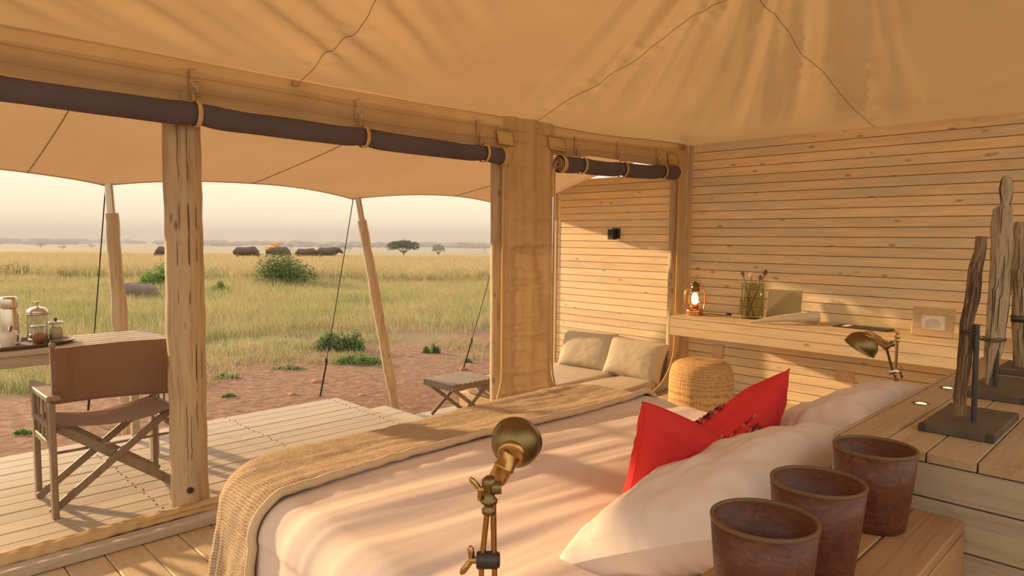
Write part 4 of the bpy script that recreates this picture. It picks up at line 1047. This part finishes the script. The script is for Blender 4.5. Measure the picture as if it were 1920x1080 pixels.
def duv(u, v):
    X = lerp(BX0-.42, BX1+.42, u); Y = lerp(BY0-.0, BY1+.42, v)
    p, n, h = drape(X, Y, 0, .02, .10); return p+n*wrk(X, Y)*(1 if h == 0 else .5)
m = MB(); m.grid(330, 270, duv); m.build('duvet', 'linen', bed)
th_ = thing('woven_throw', (bcx, 2.2, BZ), 'brown woven throw with fringed end laid across the foot of the bed', 'throw')
YT0 = 1.975
def thr(u, v):
    X = lerp(BX1+.16, BX0-.34, u); Y = lerp(YT0+.02*math.sin(X*2.1)-.03*sm((1.1-X)/.4), BY1+.22, v)
    p, n, h = drape(X, Y, .016, .035, .05)
    return p+n*(wrk(X, Y)*(1 if h == 0 else .5)+.004*N(X*18, Y*5)+.004*N(X*5, Y*20, 4)+.006*abs(N(X*2, Y*14, 8)))
m = MB(); m.grid(420, 110, thr, uvs=True); tw = m.build('cloth', 'throw', th_)
tw.data.uv_layers[0]
m = MB(); m.tube([Vector(thr(u, 0))+Vector((0, .004, .004+.003*N(u*60))) for u in np.linspace(0, 1, 240)], .015, 10); m.tube([Vector(thr(u, .035))+Vector((0, 0, .003)) for u in np.linspace(0, 1, 200)], .007, 8)
m.build('hem', 'throw', th_)
m = MB(); r = random.Random(6)
for k in range(150):
    v = k/149; a = Vector(thr(1, v)); a.z += .01; L = r.uniform(.12, .22); o_ = Vector((r.uniform(-.02, .015), r.uniform(-.02, .02), 0))
    m.tube([a, a+Vector((o_.x*.6-.004, o_.y*.5, -L*.5)), a+Vector((o_.x, o_.y, -L))], [.0032, .0028, .002], 4)
tag(m.build('fringe', 'throw', th_), kind='stuff')
for c, xd, yd, w_, h_, t_, lab, sd_ in (((1.745, .895, .728), (1, .04, .02), (.02, -.78, .38), .88, .54, .26, 'white pillow behind the three dark cups, nearer the camera', 3), ((2.66, .91, .735), (1, -.02, 0), (0, -.75, .40), .72, .52, .27, 'white pillow half hidden behind the console, beyond the red cushion', 9)):
    m = MB(); pillow(m, w_, h_, t_, frame4(c, xd, yd), .05, 70, 56, .021, sd_, ear=.05)
    tag(m.build('white_pillow', 'pillow', loc=c), lab, 'pillow')
m = MB(); RCc = (2.03, 1.10, .785); RM = frame4(RCc, (1, -.09, 0), (0, -.22, 1)); ed = pillow(m, .80, .40, .17, RM, .05, 64, 48, .012, 5, sag=.155, ear=.03)
rc_ = m.build('red_cushion', 'red', loc=RCc); tag(rc_, 'bright red linen lumbar cushion with embroidered middle, on the bed', 'cushion')
def rsurf(u, v):
    pinch, sag = .05, .155; ex = 1-pinch*(1-v*v); ey = 1-pinch*(1-u*u); X = .40*u*ex; Y = .20*v*ey
    if v > 0: Y -= sag*max(0, 1-abs(u))**1.15*v
    q = max(0, 1-u**4)*max(0, 1-v**4); return X, Y, .085*q**.5
m = MB(); m2 = MB()
for side in (-1, 1):
    for i in range(10):
        for j in range(10):
            u = -.12+.050*i+(.025 if j % 2 else 0); v = -.45+.15*j
            X, Y, Z = rsurf(u, v); tgt = m if (i+j) % 3 else m2; cc = RM @ Vector((X, Y, side*(Z+.0035))); R_ = RM.to_3x3()
            if (i+j) % 3 == 1: tgt.lathe([(0, .002*side), (.0085, .001*side), (.0095, -.002*side)], 8, cc, R_)
            else: tgt.lathe([(.0055, .001*side), (.0075, .0025*side), (.0095, .001*side)], 8, cc, R_)
tag(m.build('embroidery', plain('dark_embroidery', (.16, .03, .035), .9), rc_, loc=RCc), 'rows of dark stitched dots', kind='stuff')
tag(m2.build('embroidery', plain('pink_embroidery', (.70, .25, .20), .9), rc_, loc=RCc), 'rows of pink stitched dots', kind='stuff')
m = MB(); m.tube(ed, .0028, 5); m.build('seam', 'red', rc_, loc=RCc)

# bedside tables (below the frame) and brass lamps
for x, y, lab in ((.60, .86, 'small wooden bedside table under the near brass lamp'), (3.32, .95, 'small wooden bedside table under the far brass lamp')):
    t = thing('bedside_table', (x, y, -.05), lab, 'table')
    m = MB(); m.box((x, y, .475), (.46, .50, .03), .004); m.build('top', 'console', t)
    for sx in (-1, 1):
        for sy in (-1, 1):
            m = MB(); m.box((x+sx*.19, y+sy*.21, .205), (.04, .04, .51), .004); m.build('leg', 'console', t)
def wing(mb, c, ax_, up, s=1.0):
    c = Vector(c); a = Vector(ax_).normalized(); u = Vector(up).normalized()
    mb.tube([c, c+a*.012*s], .006*s, 10)
    for sg in (-1, 1): mb.tube([c+a*.008*s, c+a*.012*s+u*sg*.010*s, c+a*.016*s+u*sg*.020*s, c+a*.018*s+u*sg*.025*s], [.005*s, .0055*s, .0058*s, .003*s], 8)
def shade(root, c, axis, r_, dep, socket_from, seg=40):
    """bowl shade; c = centre of bowl back; axis points out of the opening"""
    a = Vector(axis).normalized(); x = a.orthogonal().normalized(); y = a.cross(x); R_ = Matrix((x, y, a)).transposed(); c = Vector(c)
    prof = [(0, -dep*.02), (.010, -dep*.02)]+[(r_*math.sin(t), dep*(1-math.cos(t))) for t in np.linspace(.22, PI/2, 16)]+[(r_*1.0, dep*1.22), (r_*1.045, dep*1.25), (r_*1.045, dep*1.29), (r_*.98, dep*1.27)]
    inner = [(r_*.96*math.sin(t), dep*(1-.95*math.cos(t))) for t in np.linspace(PI/2, .25, 14)]
    m = MB(); m.lathe(prof+inner, seg, c, R_); so_ = m.build('shade', 'brass', root)
    m = MB(); m.lathe([(.021, .010), (.0235, .006), (.0235, .0), (.019, -.003), (0, -.004)], 24, c, R_); m.build('collar', 'brass_b', so_)
    m = MB(); m.blob(c+a*dep*.75, (.022, .022, .022), 16, 10); m.build('bulb', 'bulb', root)
    m = MB(); s0 = Vector(socket_from); d = (c-s0); L = d.length
    m.tube([s0, s0+d*.1, s0+d*.12, s0+d*.5, s0+d*.52, s0+d*.58, s0+d*.60, s0+d*1.02], [.012, .0150, .0155, .0165, .0185, .0185, .0165, .0175], 20); m.build('socket', 'brass_b', root)
YL = .80
l1 = thing('bedside_lamp', (*ay(915, 1050, YL)[:2], .49), 'aged brass adjustable lamp standing in front of the bed, bowl seen from behind', 'lamp')
bx, by = l1.location.x, l1.location.y
j1 = Vector(ay(915, 1050, YL)); j2 = Vector(ay(917, 933, YL)); 
rt = Vector(MC[0]); up = Vector((0, 0, 1)); fw = Vector(MC[2])
m = MB(); m.lathe([(0, 0), (.085, 0), (.088, .006), (.082, .014), (.030, .022), (.012, .03), (0, .03)], 40, (bx, by, .49)); m.build('base', 'brass', l1)
for k, (o0, o1) in enumerate(((-.010, -.010), (.010, .010))):
    m = MB(); m.tube([Vector((bx, by, .50))+rt*o0, j1+rt*o1*1.1], .0048, 10); m.build('lower_rod', 'brass_b', l1)
for o0, o1 in ((-.010, -.001), (.010, .007)):
    m = MB(); m.tube([j1+rt*o0, j2+rt*o1], .0050, 10); m.build('upper_rod', 'brass_b', l1)
m = MB(); m.tube([j1-rt*.019, j1-rt*.017, j1+rt*.014, j1+rt*.018, j1+rt*.020], [.012, .0145, .0145, .0125, .010], 20); m.build('knuckle', 'iron', l1)
m = MB(); wing(m, j1-rt*.019, -rt, up*.9+rt*.3); m.build('wing_nut', 'brass_b', l1)
m = MB(); k2 = j2+up*.012
m.lathe([(.008, -.028), (.012, -.026), (.012, -.019), (.008, -.016), (.009, -.010), (.014, -.008), (.014, -.003), (.010, 0), (.009, .012), (.012, .020), (.012, .030), (.006, .036), (0, .036)], 18, j2); m.tube([j2+up*.018+rt*.004-fw*.004, j2+up*.018+rt*.020-fw*.003], .011, 14); m.build('top_knuckle', 'brass', l1)
m = MB(); wing(m, j2+up*.014-rt*.008, -rt, up*.8-rt*.35, .85); m.build('wing_nut', 'brass_b', l1)
hc = Vector(ay(958, 853, YL-.01)); shade(l1, hc, rt*.20+up*.27+fw*.93, .0425, .040, ay(929, 906, YL))
YL2 = .88
l2 = thing('bedside_lamp', (*ay(1677, 740, YL2)[:2], .49), 'aged brass adjustable lamp beyond the pillows, bowl facing the bed', 'lamp')
b2 = Vector(l2.location); t2 = Vector(ay(1677, 634, YL2)); b2p = Vector((b2.x, b2.y, .49))
m = MB(); m.lathe([(0, 0), (.085, 0), (.088, .006), (.082, .014), (.030, .022), (.012, .03), (0, .03)], 40, b2p); m.build('base', 'brass', l2)
m = MB(); m.tube([b2p+up*.02, Vector((b2.x, b2.y, t2.z))], .0062, 12); m.lathe([(.008, -.02), (.012, -.018), (.012, -.012), (.007, -.008), (.011, -.002), (.011, .004), (.005, .010), (.008, .016), (.008, .020), (0, .021)], 14, (b2.x, b2.y, t2.z)); m.build('post', 'brass_b', l2)
jm = Vector(ay(1674, 697, YL2)); jb = Vector(ay(1694, 741, YL2)); jt = Vector(ay(1661, 648, YL2))
m = MB(); m.tube([jb-(jm-jb)*1.0, jb, jm, jt], .0052, 10); m.blob(jb, (.012, .012, .012), 10, 8); m.build('arm', 'brass', l2)
m = MB(); m.tube([jm-rt*.020, jm-rt*.017, jm+rt*.016, jm+rt*.020], [.010, .015, .015, .011], 18); m.build('knuckle', 'steel', l2)
m = MB(); wing(m, jm+rt*.022, rt, up, 1.1); m.build('wing_nut', 'brass_b', l2)
m = MB(); m.blob(jt, (.018, .018, .018), 14, 10); m.tube([jt, jt+rt*.03+up*.008], [.010, .012], 12); m.build('top_knuckle', 'brass', l2)
h2 = Vector(ay(1630, 628, YL2)); shade(l2, h2, -rt*.42-up*.86+fw*.30, .060, .050, jt)

# ================================================================ headboard console, step box, cups, sculptures
CX0, CX1, CY1, CY0, CZ = 1.64, 3.19, .578, -.34, 1.0
co = thing('headboard_console', (2.4, .12, -.05), 'wide plank-topped wooden console forming the headboard behind the pillows', 'cabinet')
m = MB(); m.box(((CX0+CX1)/2, (CY0+CY1)/2, .46), (CX1-CX0-.04, CY1-CY0-.04, 1.0), .004); m.build('carcass', 'crack', co)
ys = [CY1-.012]
e_list = [.566, .478, .386, .293, .200, .107, .014, -.079, -.172, -.265, -.34]
for a_, b_ in zip(e_list[:-1], e_list[1:]):
    m = MB(); m.box(((CX0+CX1)/2, (a_+b_)/2, CZ-.011), (CX1-CX0, a_-b_-.003, .022), .0015); m.build('top_board', 'console', co, loc=((CX0+CX1)/2, (a_+b_)/2, CZ))
m = MB(); m.box(((CX0+CX1)/2, .5725, CZ-.010), (CX1-CX0, .010, .022), .002); m.build('edge_strip', 'console', co)
zl = [.977, .901, .803, .705, .607, .509, .411, .313, .215, .117, -.05]
for a_, b_ in zip(zl[:-1], zl[1:]):
    for xx in (CX0+.009, CX1-.009):
        m = MB(); m.box((xx, (CY0+CY1)/2, (a_+b_)/2), (.018, CY1-CY0, a_-b_-.003), .002); m.build('end_board', 'console_grey', co, loc=(xx, .1, a_))
    m = MB(); m.box(((CX0+CX1)/2, CY1-.009, (a_+b_)/2), (CX1-CX0-.04, .018, a_-b_-.003), .002); m.build('front_board', 'console', co, loc=(2.4, CY1, a_))
for px, py in ((1727, 757), (1777, 728)):
    p = az(px, py, CZ); m = MB(); m.lathe([(.022, -.002), (.022, .0022), (.018, .003), (.014, .001), (.013, -.004)], 24, (p[0], p[1], CZ)); o = m.build('spotlight_ring', 'brass', co)
    m = MB(); m.lathe([(0, .0022), (.010, .0020), (.0135, .0005)], 20, (p[0], p[1], CZ)); m.build('led', 'led', o)
bxo = thing('step_box', (1.27, .44, -.05), 'lower brown wooden box step at the end of the console, carrying three cups', 'box')
BT = .872
m = MB(); m.box((1.235, .442, .40), (.77, .235, .88), .004); m.build('carcass', 'crack', bxo)
for a_, b_ in ((.577, .492), (.492, .405), (.405, .307)):
    m = MB(); m.box((1.24, (a_+b_)/2, BT-.011), (.795, a_-b_-.003, .022), .0025); m.build('top_board', wood('box_top', (.40, .215, .10), (.25, .12, .05), (.34, .22, .12), 'X', .4, knots=False, var=.12) if a_ > .55 else bpy.data.materials['box_top'], bxo, loc=(1.24, a_, BT))
zb = [.849, .70, .55, .40, .25, .10, -.05]
for a_, b_ in zip(zb[:-1], zb[1:]):
    m = MB(); m.box((1.24, .316, (a_+b_)/2), (.795, .018, a_-b_-.003), .002); m.build('side_board', bpy.data.materials['box_top'], bxo, loc=(1.24, .316, a_))
    m = MB(); m.box((.851, .442, (a_+b_)/2), (.018, .235, a_-b_-.003), .002); m.build('end_board', bpy.data.materials['box_top'], bxo, loc=(.85, .44, a_))
    m = MB(); m.box((1.24, .568, (a_+b_)/2), (.795, .018, a_-b_-.003), .002); m.build('side_board', bpy.data.materials['box_top'], bxo, loc=(1.24, .568, a_))
cups = None
for i, (x, y, lab) in enumerate(((.972, .436, 'dark red-brown lacquered cup at the front left, nearest of three'), (1.195, .443, 'dark red-brown lacquered cup in the middle of three'), (1.482, .440, 'dark red-brown lacquered cup beside the console corner, farthest of three'))):
    if cups is None:
        cups = thing('lacquer_cup', (x, y, BT), lab, 'cup', 'three lacquered cups')
        m = MB(); H = .163; m.lathe([(0, 0), (.058, 0), (.062, .003), (.0655, .03), (.071, .08), (.078, H-.003), (.0735, H-.003), (.066, .08), (.059, .02), (.050, .010), (0, .008)], 64, (x, y, BT)); m.build('body', 'cup', cups)
        m = MB(); m.lathe([(.0781, H-.006), (.0788, H-.002), (.078, H), (.0738, H), (.0728, H-.003), (.0730, H-.006)], 64, (x, y, BT)); m.build('rim', 'cup_rim', cups)
    else:
        c_ = copy(cups, (x, y, BT)); c_['label'] = lab; c_.rotation_euler[2] = i*1.1
        for chd in list(cups.children): copy(chd, chd.location, c_)
def plate(root, c, sx, sy, rot=0):
    m = MB(); m.box((0, 0, .009), (sx, sy, .018), .002, rotm('Z', rot)); m.v = [(a+c[0], b+c[1], d+c[2]) for a, b, d in m.v]; m.build('base_plate', 'slate', root)
    for s1, s2 in ((-1, -1), (1, -1), (1, 1), (-1, 1)):
        m = MB(); m.box((c[0]+s1*(sx/2-.008), c[1]+s2*(sy/2-.008), c[2]+.009), (.018, .018, .0185), .002); m.build('base_corner', 'iron', root)
def drift(root, prof, X, mat, seed, flat=.6, n=28, name='driftwood'):
    """prof: list of (px, py, half-width in pixels); the stick stands in the plane x = X"""
    pts = []; rs = []
    P = [(Vector(ax(a, b, X)), w_) for a, b, w_ in prof]
    for i in range(len(P)-1):
        k = max(3, int((P[i+1][0]-P[i][0]).length/.012))
        for j in range(k):
            t = j/k; pts.append(P[i][0].lerp(P[i+1][0], t)); w_ = lerp(P[i][1], P[i+1][1], t); rs.append(w_)
    pts.append(P[-1][0]); rs.append(P[-1][1]); vs = []
    for i, p in enumerate(pts):
        dep = float((np.array(p)-C0) @ MC[2]); rr = rs[i]*dep/FPX
        for j in range(n):
            a = 2*PI*j/n; k = 1+.20*N(math.cos(a)*1.8+seed, math.sin(a)*1.8, i*.12)+.22*N(math.cos(a)*4, math.sin(a)*4+seed, i*.13)-.16*abs(N(math.cos(a)*7, math.sin(a)*7+seed, i*.10))
            vs.append(p+(rt*math.cos(a)*rr+Vector((fw.x, fw.y, 0))*math.sin(a)*rr*flat)*k)
    m = MB(); kk = len(pts); m.add(vs, [(i*n+j, i*n+(j+1) % n, (i+1)*n+(j+1) % n, (i+1)*n+j) for i in range(kk-1) for j in range(n)], True)
    m.add(vs[:n], [tuple(reversed(range(n)))]); m.add(vs[-n:], [tuple(range(n))]); m.build(name, mat, root)
    m = MB(); r_ = random.Random(seed)
    for q in range(16):
        j = int(n*(.5+.5*(q+r_.random())/16)) % n; i0 = r_.randrange(1, max(2, kk-10)); ln = r_.randrange(6, 20); i1 = min(kk-1, i0+ln)
        if i1-i0 < 3: continue
        m.tube([vs[i*n+(j+((i-i0)//9) % 2) % n] for i in range(i0, i1)], [.0004+.0011*math.sin((i-i0)/(i1-i0)*PI) for i in range(i0, i1)], 5)
    tag(m.build('crack', 'crack', root), kind='stuff')
def wire(root, c, rx, seed):
    m = MB(); c = Vector(c); pts = []
    for k in range(60):
        a = k*.34; pts.append(c+rt*math.cos(a)*rx*(1+.05*math.sin(k))+Vector((fw.x, fw.y, 0))*math.sin(a)*rx*.75+up*(.004*math.sin(k*.9)+.006*(k/60-.5)))
    m.tube(pts, .0013, 5); m.build('binding_wire', 'iron', root)
p1_ = Vector((1.965, .372, CZ)); s1 = thing('driftwood_sculpture', p1_, 'short driftwood stick wired to a rod on an iron base plate, nearest of three', 'sculpture', 'driftwood sculptures on the console')
plate(s1, p1_, .295, .150); X1 = 1.925
drift(s1, [(1801, 779, 9), (1800, 745, 12), (1806, 700, 13), (1812, 640, 13), (1812, 605, 12), (1822, 560, 13), (1830, 500, 12), (1838, 470, 10), (1842, 443, 11)], X1, 'drift', 2)
m = MB(); m.tube([Vector(ax(1826, 780, X1))-up*.012, Vector(ax(1832, 608, X1))], .0062, 8); m.build('rod', 'iron', s1); wire(s1, ax(1818, 622, X1), .021, 1)
p2_ = Vector((2.50, .385, CZ)); s2 = thing('driftwood_sculpture', p2_, 'tall driftwood figure with a round head and pointed foot on an iron plate', 'sculpture', 'driftwood sculptures on the console')
plate(s2, p2_, .36, .155); X2 = 2.47
drift(s2, [(1850, 730, 2), (1853, 712, 6), (1858, 685, 12), (1866, 640, 18), (1872, 560, 19), (1877, 470, 20), (1881, 392, 18), (1885, 384, 9), (1886, 376, 10), (1886, 355, 13), (1887, 338, 11), (1887, 330, 5)], X2, 'drift_pale', 5, .5)
m = MB(); m.tube([Vector(ax(1866, 737, X2))-up*.012, Vector(ax(1872, 586, X2))], .0068, 8); m.build('rod', 'iron', s2); wire(s2, ax(1862, 636, X2), .036, 2)
p3_ = Vector((2.93, .40, CZ)); s3 = thing('driftwood_sculpture', p3_, 'pale driftwood stick in an iron clamp at the right edge, farthest of three', 'sculpture', 'driftwood sculptures on the console')
plate(s3, p3_, .24, .14); X3 = 2.92
drift(s3, [(1916, 698, 11), (1915, 660, 14), (1915, 600, 15), (1914, 500, 17), (1914, 468, 17), (1913, 440, 15), (1915, 416, 11)], X3, 'drift_pale', 9, .8)
m = MB(); m.tube([Vector(ax(1904, 702, X3))-up*.012, Vector(ax(1902, 590, X3))], .0055, 8); m.build('rod', 'iron', s3)
m = MB(); c = Vector(ax(1914, 597, X3)); pts = [c+rt*math.cos(a)*.031+Vector((fw.x, fw.y, 0))*math.sin(a)*.026 for a in np.linspace(0, 2*PI, 24)]
m.grid(24, 2, lambda u, v: pts[int(round(u*23))]+up*(v-.5)*.022); o = m.build('clamp_band', 'iron', s3); md = o.modifiers.new('Solidify', 'SOLIDIFY'); md.thickness = .003

# ================================================================ desk and the things on it
DX, DZ, DY = 5.535, .735, 3.46
dk = thing('wall_desk', (5.86, 1.6, .6), 'long pale plank desk fixed along the right wall', 'desk')
for i in range(5):
    w_ = (XR-.002-DX)/5; m = MB(); m.box((DX+w_*(i+.5), DY-2.2, DZ-.010), (w_-.003, 4.4, .020), .0025); m.build('top_board', 'desk', dk, loc=(DX+w_*(i+.5), DY-2.2, DZ))
for k in range(2):
    m = MB(); m.box((DX+.010, DY-2.2, DZ-.022-.039-.079*k), (.020, 4.4, .0765), .0025); m.build('front_board', 'desk', dk, loc=(DX, DY-2.2, DZ-.06-.08*k))
    m = MB(); m.box(((DX+XR)/2+.01, DY-.010, DZ-.022-.039-.079*k), (XR-DX-.025, .020, .0765), .0025); m.build('end_board', 'pine_x', dk)
m = MB(); m.box(((DX+XR)/2, DY-2.2, DZ-.17), (XR-DX-.045, 4.35, .012)); m.build('underside', 'desk', dk)
def on(px, py, z=DZ): p = az(px, py, z); return Vector((p[0], p[1], z))
# lantern
lc = on(1302, 590); K = 1.22
ln = thing('hurricane_lantern', lc, 'lit copper hurricane lantern at the left end of the desk', 'lantern')
S = lambda pr: [(a*K, b*K) for a, b in pr]
m = MB(); m.lathe(S([(0, 0), (.062, 0), (.066, .006), (.062, .012), (.066, .02), (.066, .040), (.058, .048), (.030, .053), (0, .054)]), 36, lc); m.build('fuel_tank', 'copper', ln)
m = MB(); m.lathe(S([(.022, .052), (.030, .058), (.034, .066), (.034, .074), (.028, .078)]), 28, lc); m.build('burner', 'copper', ln)
m = MB(); m.lathe(S([(.030, .074), (.040, .10), (.044, .125), (.040, .155), (.032, .180), (.030, .186)]), 32, lc); m.build('globe', 'glass', ln)
m = MB(); m.lathe(S([(0, .080), (.018, .084), (.026, .105), (.027, .13), (.022, .155), (.010, .172), (0, .176)]), 20, lc); m.build('bulb', 'flame', ln)
m = MB(); m.lathe(S([(.033, .184), (.036, .188), (.034, .196), (.030, .200), (.034, .206), (.030, .222), (.024, .228), (.036, .232), (.040, .238), (.030, .246), (.014, .252), (.010, .262), (0, .264)]), 30, lc); m.build('chimney_cap', 'brass', ln)
for sg in (-1, 1):
    m = MB(); pts = [(.058, .030), (.074, .050), (.080, .10), (.078, .16), (.070, .195), (.056, .208), (.036, .212)]
    q_ = Vector((-.45, .89, 0)).normalized() if False else rt
    m.tube([lc+rt*sg*a*K+up*b*K for a, b in pts], .0062*K, 10); m.build('side_tube', 'copper', ln)
m = MB()
for a0, a1 in ((0, 1.3), (1.3, 2.6), (2.6, 3.9), (3.9, 5.2), (1.3, 0), (2.6, 1.3), (3.9, 2.6), (5.2, 3.9)):
    m.tube([lc+Vector((.046*K*math.cos(lerp(a0, a1, t)), .046*K*math.sin(lerp(a0, a1, t)), K*lerp(.08, .178, t))) for t in np.linspace(0, 1, 6)], .0013, 5)
m.build('guard_wire', 'copper', ln)
m = MB(); m.tube([lc+rt*.078*K*math.cos(a)+up*(.155*K+.12*K*math.sin(a)) for a in np.linspace(.5, PI-.5, 16)], .0018, 6); m.build('bail_handle', 'iron', ln)
m = MB(); e0 = lc+Vector((.02, -.07, .01)); m.tube([e0, e0+Vector((.06, -.05, .004)), e0+Vector((.12, -.12, -.006)), e0+Vector((.16, -.17, -.006))], .004, 6); m.box(e0+Vector((.17, -.185, .002)), (.03, .05, .022), .006, rotm('Z', 30)); m.build('cable', 'black', ln)
# vase with carved sticks
vc = on(1410, 597); vs_ = thing('glass_vase', vc, 'smoked green glass cylinder vase on the desk holding carved sticks', 'vase')
m = MB(); m.lathe([(0, 0), (.092, 0), (.096, .006), (.098, .10), (.100, .31), (.102, .322), (.096, .322), (.094, .30), (.091, .02), (0, .014)], 48, vc); m.build('vessel', 'vase', vs_)
for i, (a0, a1, h, t_, lab) in enumerate(((.03, -.09, .40, 0, 'dark carved stick leaning left in the vase'), (-.03, -.02, .39, 1, 'pale-headed carved stick upright in the vase'), (-.045, .055, .36, 0, 'short dark carved stick in the vase, second from right'), (-.05, .095, .41, 0, 'dark carved stick leaning right in the vase'))):
    a = vc+rt*a0+Vector((.02*(i-1.5), .02*(i % 2), .018)); b = vc+rt*a1+Vector((.012*(i-1.5), 0, h)); d = (b-a)
    t = thing('carved_stick', a, lab, 'stick', 'carved sticks in the vase')
    m = MB(); m.tube([a, a+d*.3, a+d*.85, b], [.007, .0055, .0055, .009], 8); m.build('shaft', 'chair_wood', t)
    m = MB(); m.blob(b+d.normalized()*.012, (.018, .018, .026), 14, 9, d.to_track_quat('Z', 'Y').to_matrix(), fn=lambda q: 1+.2*N(q.x*2+i, q.y*2, q.z*3)); m.build('carved_head', 'drift' if not t_ else 'horn', t)
# gold card box behind the vase
p = on(1378, 589); m = MB(); m.box((p.x+.10, p.y+.02, DZ+.075), (.012, .12, .15), .002); m.box((p.x+.05, p.y-.045, DZ+.075), (.09, .008, .15), .002)
tag(m.build('gold_card', 'gold', loc=(p.x+.08, p.y, DZ)), 'folded gold card standing between lantern and vase', 'card')
# square book standing against the wall
bk = Vector((6.085, 2.62, DZ)); t = thing('square_book', bk, 'square tan book or board standing upright against the wall on the desk', 'book')
Rb = rotm('Z', 6) @ rotm('Y', 8)
m = MB(); m.box((0, 0, 0), (.012, .30, .265), .002, Rb); m.v = [(a+bk.x, b+bk.y, c_+bk.z+.136) for a, b, c_ in m.v]; m.build('cover', 'book', t)
# horn
a = on(1403, 606)+up*.010; b = on(1532, 606)+up*.055; t = thing('bleached_horn', (a+b)/2-up*.03, 'bleached white horn lying on the desk in front of the square book', 'horn')
m = MB(); n = 24; pts = []; rs = []
for i in range(n):
    q_ = i/(n-1); p = a.lerp(b, q_); p.z = DZ+.006+.050*q_**.9+.01*math.sin(q_*PI); pts.append(p+Vector((-.03*math.sin(q_*PI), 0, 0))); rs.append(.004+.046*q_**.8)
m.tube(pts, rs, 20, caps=True); m.build('horn_body', 'horn', t)
m = MB(); d = (pts[-1]-pts[-2]).normalized(); m.tube([pts[-1]-d*.002, pts[-1]+d*.006], [.048, .030], 20); m.build('horn_rim', 'drift_pale', t)
# notepad
p = on(1618, 616); t = thing('flat_tablet', p, 'thin dark flat notepad lying on the desk', 'notepad')
m = MB(); m.box((p.x, p.y, DZ+.006), (.17, .42, .011), .002, rotm('Z', -4)); m.v = m.v; m.build('cover', 'iron', t)
m = MB(); m.box((p.x-.005, p.y+.12, DZ+.013), (.12, .05, .003), .001); m.build('label_strip', 'paper', t)
# picture frame
f0 = on(1707, 629); f1 = on(1788, 636); fc = (f0+f1)/2; fx = (f0-f1).normalized(); fx = Vector((fx.x, fx.y, .02)).normalized()
t = thing('picture_frame', fc, 'wooden picture frame with a printed card leaning on the wall above the desk', 'picture frame')
W_ = (f0-f1).length*.98; Hh = W_*.80; xr = -fx; yv = Vector((.20, 0, 1)).normalized(); FM = frame4(fc+yv*Hh/2+up*.004, xr, yv); R_ = FM.to_3x3(); c_ = FM.translation
bw = W_*.21; zt_ = Vector(R_.col[2])
for dx, dy, sx, sy in ((0, Hh/2-bw/2, W_, bw), (0, -Hh/2+bw/2, W_, bw), (-W_/2+bw/2, 0, bw, Hh-2*bw), (W_/2-bw/2, 0, bw, Hh-2*bw)):
    m = MB(); m.box(c_+R_ @ Vector((dx, dy, 0)), (sx, sy, .022), .003, R_); m.build('frame_member', 'frame', t)
m = MB(); m.box(c_-zt_*.004, (W_-2*bw+.01, Hh-2*bw+.01, .006), .001, R_); pp_ = m.build('card', 'paper', t)
m = MB(); r = random.Random(9)
for k in range(6):
    yy = (Hh-2*bw)*(.18-.11*k); ll = (W_-2*bw)*(.72 if k else .4)*(r.uniform(.8, 1)); m.box(c_+R_ @ Vector((.0, yy, .0008)), (ll, .0035, .003), .0005, R_)
m.box(c_+R_ @ Vector((-(W_-2*bw)*.40, (Hh-2*bw)*.34, .0008)), (.008, .008, .003), .0005, R_)
tag(m.build('printed_lines', 'print', pp_), kind='stuff')
# wall plates
def wplate(x0, y0, x1, y1, label):
    a = ax(x0, y0, XR); b = ax(x1, y1, XR); cy, cz = (a[1]+b[1])/2, (a[2]+b[2])/2; sy, sz = abs(a[1]-b[1]), abs(a[2]-b[2])
    t = thing('outlet_plate', (XR, cy, cz), label, 'wall plate'); m = MB(); m.box((XR-.006, cy, cz), (.010, sy, sz), .002); m.build('plate', 'copperplate', t)
    m = MB()
    for s1 in (-1, 1):
        for s2 in (-1, 1): m.lathe([(0, .004), (.005, .003), (.006, 0)], 8, (XR-.011, cy+s1*(sy/2-.012), cz+s2*(sz/2-.012)), rotm('Y', -90))
    m.build('screw', 'steel', t)
wplate(1338, 645, 1356, 672, 'rusty square wall plate under the desk, above the pouf')
wplate(1567, 693, 1602, 718, 'copper coloured rectangular wall plate under the desk, left of the far lamp')

# pouf
pc = Vector((4.97, 2.80, -.05)); pr = .258; ph = .53
pf = thing('woven_pouf', pc, 'round straw-coloured woven pouf standing beside the wall desk', 'pouf')
PR = [(.90, 0), (.96, .015), (.985, .06), (1.0, .15), (1.0, .30), (.995, .38), (.965, .435), (.90, .475), (.80, .503), (.62, .520), (.40, .527), (.20, .528), (.04, .524), (.0, .522)]
m = MB()
def pff(u, v):
    k = v*(len(PR)-1); i = min(int(k), len(PR)-2); f = k-i; r_ = lerp(PR[i][0], PR[i+1][0], f)*pr; z = lerp(PR[i][1], PR[i+1][1], f); a = u*2*PI
    r_ *= 1+.006*N(math.cos(a)*3, math.sin(a)*3, z*14)+.0035*math.sin(z*330+2*N(a, z*9))
    return (pc.x+r_*math.cos(a), pc.y+r_*math.sin(a), pc.z+z)
m.grid(121, 140, pff, uvs=True); m.build('woven_cover', 'pouf', pf)
